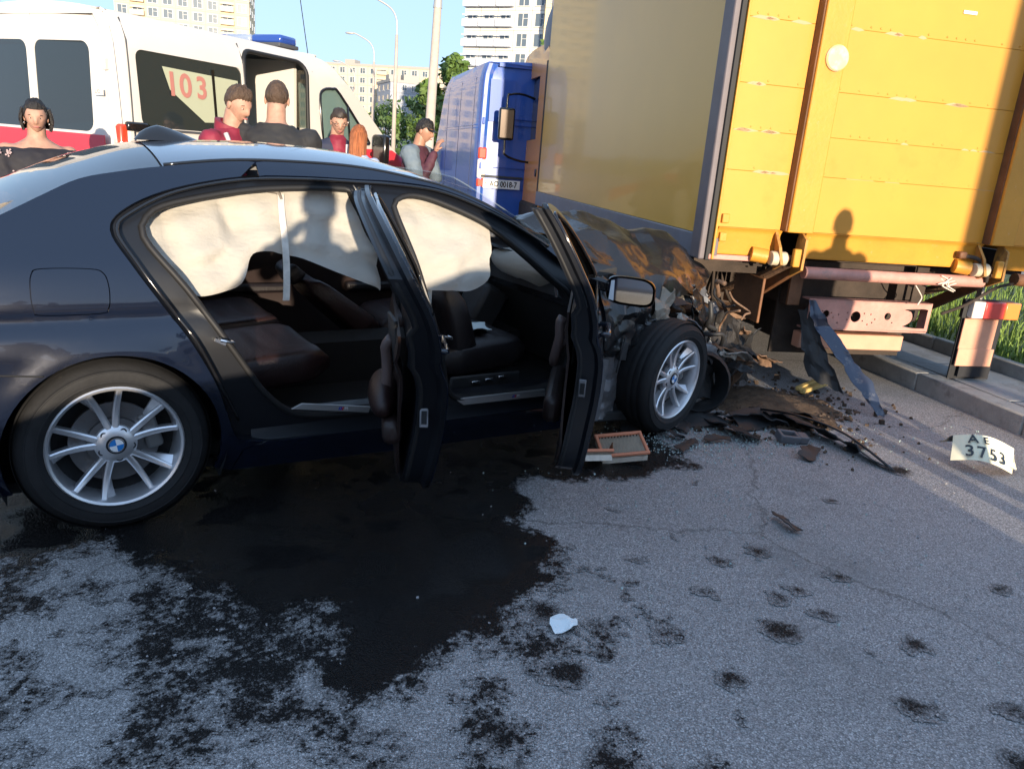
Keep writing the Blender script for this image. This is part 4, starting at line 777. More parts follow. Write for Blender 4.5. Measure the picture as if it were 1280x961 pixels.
for u0 in (.535, 2.12):
    b = MB(); b.box((u0+.0925, -.055, (1.16+3.5)/2), (.185, .10, 3.5-1.16)); b.build('lift_post', YEL2, truck, bevel=.008)
    b = MB(); b.box((u0-.004, -.04, (1.16+3.5)/2), (.012, .09, 3.5-1.17)); b.build('post_side_shade', BROWN, truck, bevel=.003)  # shade on the left side of each post, painted as a brown strip
    # hinge bracket below the post
    b = MB(); b.add([(u0-.05, -.02, 1.17), (u0-.06, -.13, 1.06), (u0-.04, -.15, .95), (u0-.02, -.02, .90)], [(0, 1, 2, 3)]); b.build('hinge_plate', HNG, truck, solid=.018)
    b = MB(); b.add([(u0+.15, -.02, 1.18), (u0+.15, -.12, 1.12), (u0+.13, -.15, .92), (u0+.13, -.02, .86)], [(0, 1, 2, 3)]); b.build('hinge_plate', HNG, truck, solid=.018)
    b = MB(); b.tube([(u0-.09, -.09, .985), (u0+.02, -.09, .985)], .047, 16); b.build('hinge_roller', M('roller_cream', (.55, .46, .32), .6, dirt=((.3, .2, .1), .3, 12)), truck, smooth=True, bevel=.004)
    b = MB(); b.tube([(u0-.20, -.03, 1.0), (u0-.10, -.06, .99)], .05, 12); b.build('hinge_stub', YEL2, truck, smooth=True)
    b = MB(); b.tube([(u0+.02, -.08, .985), (u0+.15, -.08, .985)], .026, 10); b.build('hinge_pin', BROWN, truck, smooth=True)
    b = MB(); b.box((u0+.07, -.14, 1.0), (.05, .04, .12)); b.build('hinge_knuckle', YEL2, truck, bevel=.008)
    # lift arms down and forward under the truck
    b = MB(); b.tube([(u0+.10, -.06, .97), (u0+.09, .25, .83), (u0+.06, .80, .63), (u0+.04, 1.2, .56)], [.035, .035, .03, .03], 10); b.build('lift_cylinder', RUST, truck, smooth=True)
    b = MB(); b.beam((u0+.16, -.05, .95), (u0+.13, .55, .60), .035, .09); b.beam((u0+.13, .55, .60), (u0+.10, 1.3, .52), .035, .08); b.build('lift_arm', BROWN, truck, bevel=.008)
for (u, z, w, h) in ((.45, 2.62, .17, .05), (1.6, 2.62, .1, .02)):
    b = MB(); b.box((u, -.021, z), (w, .006, h)); b.build('white_plate', M('label_white', (.75, .72, .66), .5), truck)
b = MB(); b.lathe([(.078, 0), (.078, .012), (.070, .022), (.045, .026), (0, .022)], 28, Matrix.Translation((.655, -.105, 2.245)) @ Matrix.Rotation(R(90), 4, 'X')); b.build('round_cap', M('chipped_cap', (.66, .52, .24), .5, dirt=((.55, .5, .45), .5, 14), dirt2=((.2, .1, .05), .2, 20)), truck, smooth=True)
for (u, z) in ((.11, 1.10), (.11, 1.22)): b = MB(); b.box((u, -.03, z), (.05, .03, .06)); b.build('edge_hinge', YEL2, truck, bevel=.006)
b = MB(); b.box((.075, -.012, 1.03), (.035, .03, .12)); b.build('edge_clip', ALU, truck, bevel=.006)
b = MB(); b.box((.20, .0, .965), (.33, .05, .035), (0, 0, 0)); b.build('torn_edge_strip', PINK, truck, bevel=.006)
for zz_ in zs[1:-1]:
    for u0, u1 in ((.09, .52), (.74, 2.10)):
        b = MB()
        for k_ in [q for q in range(int((u1-u0)/.07)) if random.random() < .45]: b.lathe([(.007, 0), (.005, .004), (0, .005)], 6, Matrix.Translation((u0+.035+k_*.07, -.0175, zz_+.022)) @ Matrix.Rotation(R(90), 4, 'X'))
        b.build('rivets', YEL2, truck)['kind'] = 'stuff'
        for k_ in range(4):
            u = random.uniform(u0+.05, u1-.05); b = MB(); w2 = random.uniform(.03, .10); b.add([(u-w2, -.0183, zz_-.004), (u-w2*.3, -.0183, zz_+.012), (u+w2*.4, -.0183, zz_+.008), (u+w2, -.0183, zz_-.002), (u+w2*.2, -.0183, zz_-.012)], [(0, 1, 2, 3, 4)]); b.build('paint_chip', M('chipped_primer', (.46, .30, .16), .7), truck, solid=.0006)
# under-run tube
b = MB(); b.tube([(.74, -.04, .895), (1.5, -.04, .893), (2.17, -.04, .897)], .042, 14); b.build('underrun_tube', PINK, truck, smooth=True)
TW = M('torn_plastic_film', (.62, .52, .44), .6)
for i in range(6):
    p = Vector((1.80+.02*i, -.085, .93-.01*i)); b = MB(); b.tube(spline([p+Vector((random.uniform(-.06, .06), -.01*k*0+random.uniform(-.01, .01), -.03*k)) for k in range(3)], 4), .005, 5); b.build('film_strip', TW, truck, smooth='all')
b = MB(); b.tube(spline([(1.62, -.06, .85), (1.66, -.07, .80), (1.70, -.05, .76), (1.67, -.06, .71)], 4), .005, 5); b.build('film_strip', TW, truck, smooth='all')
for u in (.80, 1.80):
    b = MB(); b.box((u, .12, .80), (.10, .02, .32)); b.build('support_plate', BROWN if u < 1 else UND, truck, bevel=.004)
# chassis end beam with holes
def hole(cx, cz, rx, rz=None, n=16): return [(cx+rx*math.cos(a), cz+(rz or rx)*math.sin(a)) for a in np.linspace(0, 2*PI, n, endpoint=False)]
holes = [hole(1.03, .60, .027), hole(1.27, .588, .040), hole(1.53, .60, .027)]+[hole(u, z, .006, n=8) for u, z in ((1.00, .62), (1.07, .61), (1.13, .60), (1.09, .575), (1.13, .54), (1.20, .615), (1.205, .565), (1.335, .615), (1.33, .56), (1.39, .61), (1.375, .535), (1.43, .575), (1.41, .55), (1.575, .555))]
end = spline([(.89, .49), (.89, .49), (.885, .695), (.885, .695), (1.88, .70), (1.88, .70), (1.88, .50), (1.88, .50)], 3, True)
cut = spline([(1.66, .655), (1.80, .665), (1.855, .66), (1.855, .66), (1.855, .52), (1.855, .52), (1.75, .52), (1.665, .53), (1.665, .53), (1.72, .56), (1.735, .60), (1.715, .64)], 3, True)
V, F_ = cdt(end, holes+[cut], .05); b = MB(); b.add([(u, .05, z) for u, z in V], [tuple(f) for f in F_]); b.build('chassis_end_beam', PINK, truck, solid=.010)
b = MB(); b.box((1.385, .10, .698), (1.0, .10, .010)); b.box((1.385, .10, .488), (1.0, .10, .010)); b.box((1.885, .10, .60), (.012, .10, .21)); b.build('beam_flange', PINK, truck)
b = MB(); b.box((1.33, .16, .385), (.86, .10, .115)); b.build('wooden_beam', ORNG, truck, bevel=.008)
b = MB(); b.box((1.33, .30, .60), (1.1, .02, .7)); b.build('rear_bulkhead', UND, truck)
for u in (.83, 1.72): b = MB(); b.box((u, 3.6, .74), (.08, 6.8, .22)); b.build('chassis_rail', UND, truck)
for i in range(7):
    b = MB(); u = rs.uniform(.35, .85); y = rs.uniform(.3, 1.6); b.tube(spline([(u, y, .85), (u+rs.uniform(-.1, .1), y-.1, .6), (u+rs.uniform(-.15, .15), y-.2, .45), (u-.1, y+.2, .38)], 5), .012, 6); b.build('air_hose', UND, truck, smooth='all')
b = MB(); b.box((.52, 1.25, .52), (.62, .8, .62)); b.build('dark_filler_box', UND, truck, bevel=.04)  # plain dark box added to darken the view under the truck
b = MB(); b.box((1.3, .75, .55), (.7, .25, .5)); b.build('cross_member', UND, truck, bevel=.02)
b = MB(); b.box((2.25, 1.3, .66), (.55, .8, .55)); b.build('dark_filler_side', UND, truck, bevel=.06)  # dark box added to darken the gap between beam and lamp
b = MB(); b.box((.62, .95, .50), (.26, .75, .05), (.12, 0, -.1)); b.build('bent_step', RUST, truck, bevel=.01)
b = MB(); b.box((.55, .32, .66), (.02, .42, .32)); b.build('lift_bracket', BROWN, truck, bevel=.006)
# wheels of the truck
for y in (2.1, 6.3):
    for u in (((.28, .60), (2.0, 2.32)) if y < 4 else ((.3,), (2.25,))):
        for uu in u:
            b = MB(); mx = Matrix.Translation((uu, y, .47)) @ Matrix.Rotation(R(90), 4, 'Y'); b.lathe([(.27, -.12), (.33, -.135), (.44, -.13), (.47, -.10), (.47, .10), (.44, .13), (.33, .135), (.27, .12)], 40, mx); q = b.build('wheel', TYRE, truck, smooth=True)
            b = MB(); b.lathe([(.27, -.12), (.26, -.05), (.12, -.03), (.10, -.08), (0, -.08)], 30, mx); b.build('rim', UND, q, smooth=True)
    b = MB(); b.tube([(.2, y, .47), (2.4, y, .47)], .06, 10); b.build('axle', UND, truck, smooth=True)
b = MB(); b.box((2.1, 3.8, .62), (.5, .9, .45)); b.build('tool_box', UND, truck, bevel=.03)
# right rear lamp and mud flap
for u0, u1, m_ in ((2.155, 2.255, M('lamp_clear', (.70, .62, .55), .3, coat=.5)), (2.255, 2.43, M('lamp_red', (.62, .07, .06), .3, coat=.5)), (2.43, 2.56, M('lamp_amber', (.75, .22, .05), .3, coat=.5))):
    b = MB(); b.box(((u0+u1)/2, -.02, .69), (u1-u0-.003, .06, .125)); b.build('lamp_lens', m_, truck, bevel=.008)
b = MB(); b.box((2.33, .02, .69), (.42, .03, .14)); b.build('lamp_back', PLAS, truck)
b = MB(); b.box((2.29, .0, .50), (.29, .014, .235)); b.build('flap_plate', ORNG, truck, bevel=.004)
b = MB(); b.box((2.30, -.008, .325), (.31, .014, .135)); b.build('flap_plate', ORNG, truck, bevel=.004)
b = MB(); b.box((2.32, .03, .40), (.36, .012, .50)); b.build('mud_flap', RUBT, truck)
b = MB(); b.box((2.33, -.002, .222), (.27, .012, .10)); b.build('mud_flap', RUBT, truck)
b = MB(); b.beam((2.24, .03, .62), (2.28, .06, .90), .05, .02); b.build('flap_hanger', RAWM, truck)
b = MB(); b.tube(spline([(1.95, -.07, 1.075), (2.05, -.09, 1.06), (2.14, -.10, .98), (2.16, -.09, .90)], 6), .014, 8); b.build('cable', UND, truck, smooth='all')
b = MB(); b.box((1.935, -.06, 1.08), (.06, .05, .05)); b.build('cable_socket', BROWN, truck, bevel=.012)
b = MB(); b.tube(spline([(2.45, -.06, .90), (2.30, -.05, .86), (2.10, -.02, .72), (1.95, .02, .64)], 6), .012, 8); b.build('cable', UND, truck, smooth='all')
b = MB(); b.tube([(2.42, -.06, .93), (2.6, -.06, .92)], .045, 12); b.build('hinge_roller', BROWN, truck, smooth=True)
# cab
CAB = M('cab_orange', (.62, .24, .05), .4, coat=.4, var=.08, dirt=((.40, .22, .12), .25, 4))
b = MB(); G = []
prof = [(5.25, .55), (5.25, 2.75), (5.45, 2.92), (6.6, 2.92), (6.95, 2.75), (7.25, 1.75), (7.32, 1.2), (7.32, .55)]
for s in (0, 1):
    u = .10 if s == 0 else 2.5
    V, F_ = cdt(spline([p for p in prof for _ in (0, 1)], 3, True), [spline([(5.75, 1.75), (5.75, 2.55), (6.65, 2.55), (7.0, 1.72)], 1, True)], .3); b.add([(u, v, z) for v, z in V], [tuple(f) for f in F_])
b.grid([[(u, v, z) for u in np.linspace(.10, 2.5, 8)] for v, z in prof]); b.build('cab', CAB, truck, solid=.03)
b = MB(); b.add([(.12, 5.76, 1.76), (.12, 5.76, 2.54), (.12, 6.64, 2.54), (.12, 6.98, 1.74)], [(0, 1, 2, 3)]); b.build('cab_window', GLASSD, truck, solid=.006)
b = MB(); b.box((.075, 5.36, 1.75), (.02, .10, 1.9)); b.build('cab_seam', UND, truck)
b = MB(); b.box((.07, 5.55, 1.32), (.03, .06, .10)); b.build('door_handle', TRIM, truck, bevel=.01)
b = MB(); b.box((.13, 5.9, .75), (.2, 1.2, .35)); b.build('cab_step', UND, truck, bevel=.05)
b = MB(); b.box((1.3, 6.3, 1.25), (2.2, 1.8, .1)); b.box((1.3, 5.5, 1.9), (2.2, .1, 1.3)); b.build('cab_floor', DARK, truck)
b = MB(); b.ball((.18, 5.55, 3.0), (.12, .38, .42), 20); b.build('air_deflector', GREYR, truck, smooth='all')
MUX, MUY = -.28, 6.0
b = MB(); b.tube(spline([(.10, 6.1, 2.28), (-.1, 6.05, 2.32), (MUX+.02, MUY, 2.30), (MUX-.02, MUY, 2.24), (MUX-.02, MUY, 1.62), (MUX, MUY, 1.52), (-.1, 6.05, 1.46), (.10, 6.1, 1.44)], 5), .016, 8); b.build('mirror_arm', TRIM, truck, smooth='all')
b = MB(); b.box((MUX-.02, MUY-.03, 1.92), (.22, .09, .42)); q = b.build('truck_mirror', TRIM, truck, bevel=.035, segs=3)
b = MB(); b.box((MUX-.02, MUY-.077, 1.92), (.175, .005, .36)); b.build('mirror_glass', M('dull_mirror', (.16, .13, .11), .12, metal=.8), q, bevel=.001)
# ---------------------------------------------------------------- vans
def xz(poly, y0, y1, b):   # prism with outline in x-z
    b.prism([(x, z) for x, z in poly], y0, y1, Matrix(((1, 0, 0, 0), (0, 0, 1, 0), (0, 1, 0, 0), (0, 0, 0, 1)))); return b
def rrect(x0, x1, z0, z1, r, n=5):
    out = []
    for cx, cz, a in ((x1-r, z1-r, 0), (x0+r, z1-r, 90), (x0+r, z0+r, 180), (x1-r, z0+r, 270)): out += [(cx+r*math.cos(R(a+90*i/n)), cz+r*math.sin(R(a+90*i/n))) for i in range(n+1)]
    return out
VGL = M('van_glass', (.020, .026, .028), .04, coat=.4, spec=.6)
VGLT = M('van_cab_glass', (.16, .24, .22), .03, coat=.5, spec=.8, alpha=.75)
FILM = M('frosted_film', (.40, .42, .30), .35, coat=.4)
PLASG = M('grey_bumper', (.055, .058, .065), .65, var=.15)
def van(name, label, paint, loc, rz, H, holes_r=(), holes_l=(), fx=0., tum=(.085, .10)):
    v = thing(name, label, 'van', loc, rz); hw = .985
    yf = lambda z: hw-.035*max(0, (.9-z))-tum[0]*max(0, (z-1.15)/(H-1.15))**1.6-(tum[1]*max(0, (z-H+.28)/.28)**2.4)
    plan = lambda x: -.06*max(0, (.12-x)/.12)**2-.12*max(0, (x-4.3+fx)/1.3)**2
    wb = (1.05, 4.55-fx)
    out = [(.0, .40), (.0, 1.2), (.012, 1.9), (.045, H-.12), (.07, H-.03), (.3, H), (2.9, H+.01), (3.05, H-.01), (3.3, H-.10), (4.02, 1.72), (4.45, 1.42), (5.15, 1.18), (5.45, 1.02), (5.55, .75), (5.55, .35)]
    out = [(x-(fx if x > 2.5 else 0), z) for x, z in out]
    def warch(cx): return [(cx+.42*math.cos(a), .36+.42*math.sin(a)) for a in np.linspace(PI, 0, 14)]
    lowr = [(5.1-fx, .33)]+list(reversed(warch(4.55-fx)))+list(reversed([(1.5, .33), (4.1-fx, .33)]))+list(reversed(warch(1.05)))+[(.55, .33)]
    side_ = spline([p for p in out], 3)+lowr
    P2 = []
    for p in side_:
        if not P2 or (Vector(p)-Vector(P2[-1])).length > .01: P2.append(p)
    for s, hs in ((-1, holes_r), (1, holes_l)):
        panel('side_panel', P2, lambda x, z: (x, s*(yf(z)+plan(x)), z), paint, v, holes=hs, step=.22, step2=.10, solid=.02)
    top = spline([p for p in out], 4); b = MB(); G = []
    for x, z in top: w = yf(z)+plan(x); G.append([(x+(.05*(1-s*s) if x > 3.2-fx else (-.03*(1-s*s) if x < .1 else 0)), s*w, z+(.05*(1-s*s) if .06 < x < 3.2-fx else .03*(1-s*s) if x > 4-fx else 0)) for s in np.linspace(-1, 1, 13)])
    i0 = next(i for i, p in enumerate(top) if p[0] > .05)
    i1 = next(i for i, p in enumerate(top) if p[0] > 3.28-fx); i2 = next(i for i, p in enumerate(top) if p[0] > 4.1-fx)
    b.grid(G[i0:i1+1]); b.build('roof', paint, v, smooth='all', solid=.02)
    b = MB(); b.grid(G[i1:i2+1]); b.build('windscreen', VGLT, v, smooth='all', solid=.01)
    b = MB(); b.grid(G[i2:]); b.build('nose', paint, v, smooth='all', solid=.02)
    b = MB(); b.box((2.7-fx/2, 0, .42), (5.2-fx, 1.7, .12)); b.build('underbody', DARK, v)
    for cx in wb:
        for s in (-1, 1):
            w = MB(); mx = Matrix.Translation((cx, s*.80, .345)) @ Matrix.Rotation(R(90), 4, 'X'); w.lathe([(.21, -.1), (.30, -.115), (.34, -.09), (.345, 0), (.34, .09), (.30, .115), (.21, .1)], 28, mx); q = w.build('wheel', TYRE, v, smooth=True)
            w = MB(); w.lathe([(.21, s*-.1), (.18, s*-.05), (.0, s*-.06)], 24, mx); w.build('hub_cap', ALLOYD, q, smooth=True)
            w = MB(); w.grid([[(cx+.43*math.cos(a), s*y, .36+.43*math.sin(a)) for a in np.linspace(0, PI, 14)] for y in (.93, .5)]); w.build('arch_liner', DARK, v, smooth=True)
    b = MB(); b.box((-.05, 0, .47), (.14, 1.9, .20)); b.build('rear_bumper', PLASG, v, bevel=.03)
    b = MB(); b.box((5.55-fx, 0, .5), (.2, 1.8, .35)); b.build('front_bumper', PLASG, v, bevel=.05)
    v['hw'] = hw
    return v, yf, plan
def reardoor(v, yf, paint, H, win, split=0., zlow=.58):
    for s in (-1, 1):
        y0, y1 = (.006, 1.)
        zz = np.linspace(zlow, H-.06, 16); O = []
        for z in zz: O.append((s*(yf(z)-.070), z))
        O = [(s*.004, zlow)]+O+[(s*.004, H-.045)]
        hs = [[(s*y, z) for y, z in win]] if win else []
        def sf(y, z): return (-.012+.010*max(0, z-1.2)+.028*max(0, (z-H+.3)/.3)**2+.045*(abs(y)/.9)**4, y, z)
        panel('rear_door', O, sf, paint, v, holes=hs, step=.12, solid=.012)
        if win:
            b = MB(); b.add([Vector(sf(s*y, z))+Vector((.004, 0, 0)) for y, z in win], [tuple(range(len(win)))]); b.build('rear_door_glass', VGL, v)
        for z in (.85, 1.35, 1.95): b = MB(); b.box((-.005, s*(yf(z)-.045), z), (.05, .03, .09)); b.build('door_hinge', paint, v, bevel=.008)
    # frame between doors and corners
    b = MB()
    for s in (-1, 1): b.grid([[(.06, s*(yf(z)-.16), z), (-.004+.009*max(0, z-1.2), s*(yf(z)-.068), z), (.004+.009*max(0, z-1.2), s*(yf(z)-.02), z), (.05, s*(yf(z)-.004), z)] for z in np.linspace(.4, H-.02, 18)])
    b.box((.06, 0, H-.025), (.10, 1.5, .05)); b.box((.03, 0, .575), (.06, 1.8, .05)); b.build('rear_frame', paint, v, smooth=True, solid=.01)
# --- ambulance : origin is the middle of its rear, its right side faces the camera
AYAW = R(66); ax = Vector((math.cos(AYAW), math.sin(AYAW), 0)); ay = Vector((-math.sin(AYAW), math.cos(AYAW), 0))
A0 = Vector((-3.403, 6.2, 0))+ax*.23+ay*.985
WHT = M('ambulance_white', (.58, .55, .51), .35, coat=.5, var=.02, dirt=((.48, .45, .41), .12, 2))
RED = M('ambulance_red', (.62, .04, .06), .35, coat=.5)
H = 2.37
win1 = rrect(.24, 1.42, 1.50, 2.10, .07); doorhole = rrect(1.46, 2.37, .46, 2.27, .12); cabw = spline([(2.57, 1.50), (2.57, 1.50), (2.55, 1.92), (2.61, 2.03), (2.78, 2.06), (2.90, 2.02), (3.38, 1.58), (3.42, 1.51), (3.42, 1.51)], 3, True)
amb, yf, plan = van('ambulance', 'white ambulance with red stripe, blue roof beacon and its sliding side door open', WHT, A0, AYAW, H, holes_r=[win1, doorhole, cabw], holes_l=[], fx=.42)
reardoor(amb, yf, WHT, H, rrect(.05, .69, 1.43, 2.12, .08))
SD = lambda x, z, o=0.: (x, -(yf(z)+plan(x)-o), z)
panel('side_window', rrect(.22, 1.43, 1.48, 2.12, .07), lambda x, z: SD(x, z, .012), VGL, amb, step=.2, solid=.005)
panel('frosted_film', spline([(.50, 2.0), (.50, 2.0), (1.36, 1.98), (1.36, 1.98), (1.34, 1.60), (1.34, 1.60), (.92, 1.58), (.92, 1.58), (.56, 1.82), (.56, 1.82)], 2, True), lambda x, z: SD(x, z, .004), FILM, amb, step=.2)
panel('window_bar', [(1.04, 1.53), (1.07, 1.53), (1.07, 2.04), (1.04, 2.04)], lambda x, z: SD(x, z, -.002), TRIM, amb, step=.2, solid=.006)
REDT = M('red_lettering', (.42, .17, .14), .5)
for ch, x, s_ in (('1', .585, .27), ('0', .73, .27), ('3', .91, .26)):
    textmesh('window_numeral', ch, s_, REDT, amb, frame(SD(x, 1.86, -.001), (1, 0, 0), (0, -1, .08)), .002, bold=.006)
panel('red_stripe', [(.02, 1.24), (.02, 1.44), (1.42, 1.45), (1.42, 1.25)], lambda x, z: SD(x, z, -.004), RED, amb, step=.15)
panel('red_stripe', [(2.40, 1.24), (2.40, 1.45), (3.9, 1.46), (4.9, 1.16), (4.9, 1.0), (3.9, 1.26)], lambda x, z: SD(x, z, -.004), RED, amb, step=.15)
for c_, w_ in ((-.45, .8), (.45, .8)): b = MB(); b.box((-.024, c_, 1.31), (.008, w_, .2)); b.build('red_stripe', RED, amb)
panel('slide_rail', [(.10, 1.475), (.10, 1.495), (1.44, 1.495), (1.44, 1.475)], lambda x, z: SD(x, z, -.012), PLASG, amb, step=.2, solid=.012)
b = MB(); b.box(SD(.16, 1.495, -.03), (.2, .05, .075)); b.build('door_handle', TRIM, amb, bevel=.015)
for xs_ in (.14, 1.445):
    b = MB(); b.tube([SD(xs_+(.03*(z-1.2) if xs_ < 1 else 0), z, -.003) for z in np.linspace(.5, 2.32, 12)], .006, 5); b.build('panel_seam', PLASG, amb, smooth='all')
b = MB(); b.box(SD(.07, 1.30, .02), (.13, .10, .42)); b.build('tail_lamp_red', REDL, amb, bevel=.02)
b = MB(); b.box(SD(.10, 1.30, .012), (.06, .10, .36)); b.build('tail_lamp_clear', M('lamp_clear', (.7, .62, .55)), amb, bevel=.015)
b = MB(); b.box((-.03, -.82, 1.74), (.012, .10, .05)); q = b.build('badge_plate', M('label_white', (.75, .72, .66)), amb)
textmesh('badge_text', 'L/D', .04, TRIM, amb, frame((-.037, -.82, 1.74), (0, -1, 0), (-1, 0, 0)), .001)
panel('cab_window', shrink(cabw, -.01), lambda x, z: SD(x, z, .012), VGLT, amb, step=.25, solid=.005)
b = MB(); b.tube([SD(x, z, .0) for x, z in cabw], .016, 6, closed=True); b.tube([SD(3.05, 1.52, 0), SD(3.03, 1.92, 0)], .014, 6); b.build('window_seal', TRIM, amb, smooth='all')
panel('cab_door_seam', [(2.46, .5), (2.466, .5), (2.466, 2.2), (2.46, 2.2)], lambda x, z: SD(x, z, -.001), PLASG, amb, step=.2)
b = MB(); b.tube([SD(x, z, .004) for x, z in doorhole], .022, 6, closed=True); b.build('door_opening_seal', RUBB, amb, smooth='all')
b = MB(); b.box(SD(3.42, 1.46, -.17), (.10, .20, .34)); b.box(SD(3.46, 1.40, -.05), (.06, .14, .06)); b.build('wing_mirror', TRIM, amb, bevel=.03)
# interior seen through the side door
INT = M('ambulance_lining', (.62, .60, .55), .5)
b = MB(); b.box((1.5, .80, 1.45), (2.6, .03, 1.7)); b.box((1.4, 0, .52), (2.6, 1.7, .04)); b.box((2.44, .1, 1.4), (.04, 1.6, 1.8)); b.build('inner_lining', INT, amb)
b = MB(); b.box((1.6, .55, 1.5), (.5, .4, .9)); b.build('equipment_cabinet', M('cabinet_dark', (.05, .06, .06), .5), amb, bevel=.02)
b = MB(); b.box((1.95, .34, 1.72), (.10, .25, .26)); b.build('green_bag', M('green_bag', (.03, .42, .12), .6), amb, bevel=.04)
b = MB(); b.box((1.9, .40, 1.94), (.14, .2, .10)); b.build('white_monitor', WHT, amb, bevel=.02)
b = MB(); b.box((1.66, .1, 1.86), (.10, .3, .3)); b.build('blue_panel', M('blue_plastic', (.12, .35, .55), .5), amb, bevel=.02)
b = MB(); b.box((1.2, .0, 1.0), (.6, .5, .9)); b.build('stretcher_seat', M('seat_grey', (.12, .13, .15), .6), amb, bevel=.05)
# beacon and aerial
b = MB(); b.box((2.32, -.1, H+.05), (.30, 1.25, .04)); b.build('beacon_base', PLASG, amb, bevel=.01)
for c_, w_ in ((.28, .45), (-.52, .40)): b = MB(); b.box((2.32, c_, H+.105), (.26, w_, .09)); b.build('beacon_lens', M('beacon_blue', (.02, .06, .28), .15, coat=.6), amb, bevel=.03)
b = MB(); b.box((2.32, -.13, H+.105), (.26, .36, .085)); b.build('beacon_middle', M('beacon_clear', (.25, .3, .4), .2, coat=.5), amb, bevel=.03)
b = MB(); b.tube([(2.9, -.5, H), (2.72, -.5, H+.75)], .005, 5); b.build('aerial', TRIM, amb)
# --- blue van : left rear corner near (-.627, 11.2)
BLU = M('van_blue', (.03, .10, .40), .34, coat=.4, var=.08, vscale=2, dirt=((.30, .28, .38), .30, 1.8), dirt2=((.45, .42, .42), .10, 9))
VYAW = R(90+15); vy = Vector((-math.sin(VYAW), math.cos(VYAW), 0)); B0 = Vector((-.74, 11.2, 0))-vy*.985
H2 = 2.72
bv, yf2, plan2 = van('blue_van', 'dusty blue panel van parked ahead of the yellow truck', BLU, B0, VYAW, H2, tum=(.03, .05))
reardoor(bv, yf2, BLU, H2, None)
SL = lambda x, z, o=0.: (x, (yf2(z)+plan2(x)-o), z)
for z in (1.86, 1.90, 1.00): b = MB(); b.tube([SL(x, z, .0) for x in np.linspace(.15, 3.4, 10)], .006, 5); b.build('side_groove', BLU, bv, smooth='all')
for x in (.55, 1.7, 2.9): b = MB(); b.tube([SL(x, z, .0) for z in np.linspace(.5, 2.55, 10)], .005, 5); b.build('panel_seam', PLASG, bv, smooth='all')
b = MB(); b.grid([[SL(x, z, -.012) for z in (.45, .60, .85)] for x in np.linspace(1.6, 4.0, 8)]); b.build('rubbing_strip', PLASG, bv, smooth='all', solid=.01)
for z_, h_ in ((1.52, .16), (1.12, .12)): b = MB(); b.box(SL(.045, z_, .045), (.10, .12, h_)); b.build('tail_lamp_red', REDL, bv, bevel=.02)
b = MB(); b.box(SL(.045, 1.31, .045), (.10, .12, .26)); b.build('tail_lamp_clear', M('lamp_clear', (.7, .62, .55)), bv, bevel=.02)
b = MB(); b.box((.05, -.94, 1.31), (.10, .10, .5)); b.build('tail_lamp_red', REDL, bv, bevel=.02)
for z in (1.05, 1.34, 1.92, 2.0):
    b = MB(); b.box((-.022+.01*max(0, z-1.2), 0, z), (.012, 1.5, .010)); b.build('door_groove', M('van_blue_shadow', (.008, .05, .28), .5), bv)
for y in (-.004,): b = MB(); b.box((-.02, y, 1.55), (.012, .012, 1.9)); b.build('door_gap', DARK, bv)
b = MB(); b.box((-.03, .62, 1.115), (.015, .54, .125)); q = b.build('number_plate', M('plate_white', (.78, .78, .76), .4), bv, bevel=.004)
textmesh('plate_text', 'AO 0018-7', .108, TRIM, q, frame((-.0385, .595, 1.113), (0, -1, 0), (-1, 0, 0)), .002, sx=.80, bold=.002)
b = MB(); b.box((-.039, .855, 1.125), (.002, .03, .010)); b.build('plate_mark', TRIM, q)
b = MB(); b.box((-.03, .62, 1.215), (.03, .6, .03)); b.build('plate_lamp_bar', PLASG, bv, bevel=.008)
b = MB(); b.grid([[(.17*0-.012+.01*max(0, z-1.2), y, z) for y in (.50, .86)] for z in (1.95, 2.5)]); b.build('door_pressing', BLU, bv, solid=.004)
b = MB(); b.box((3.7, 1.14, 1.35), (.10, .22, .36)); b.build('wing_mirror', TRIM, bv, bevel=.03)
# --- small white car beyond
sc_ = thing('parked_car', 'small white car beyond the blue van, mostly hidden behind the man in the cap', 'car', (-.62, 21., 0), R(100))
WC = M('white_car_paint', (.75, .74, .72), .35, coat=.5)
b = MB(); xz([(.0, .35), (-.02, .85), (.25, .98), (.75, 1.42), (2.2, 1.45), (2.9, .98), (3.8, .85), (3.9, .35)], -.82, .82, b); b.build('body', WC, sc_, bevel=.08)
b = MB(); b.add([(.33, -.66, 1.02), (.33, .66, 1.02), (.72, .60, 1.38), (.72, -.60, 1.38)], [(0, 1, 2, 3)]); b.v = [(x-.012, y, z+.012) for x, y, z in b.v]; b.build('rear_window', VGL, sc_, solid=.01)
b = MB(); xz([(.75, 1.0), (.95, 1.36), (2.1, 1.38), (2.7, 1.0)], -.826, .826, b); b.build('side_window', VGL, sc_)
for x in (.7, 3.1):
    for s in (-1, 1): b = MB(); b.lathe([(0, -.1), (.3, -.1), (.3, .1), (0, .1)], 20, Matrix.Translation((x, s*.74, .3)) @ Matrix.Rotation(R(90), 4, 'X')); b.build('wheel', TYRE, sc_, smooth=True)
for s in (-1, 1): b = MB(); b.box((.0, s*.70, .80), (.08, .18, .14)); b.build('tail_lamp', REDL, sc_, bevel=.02)
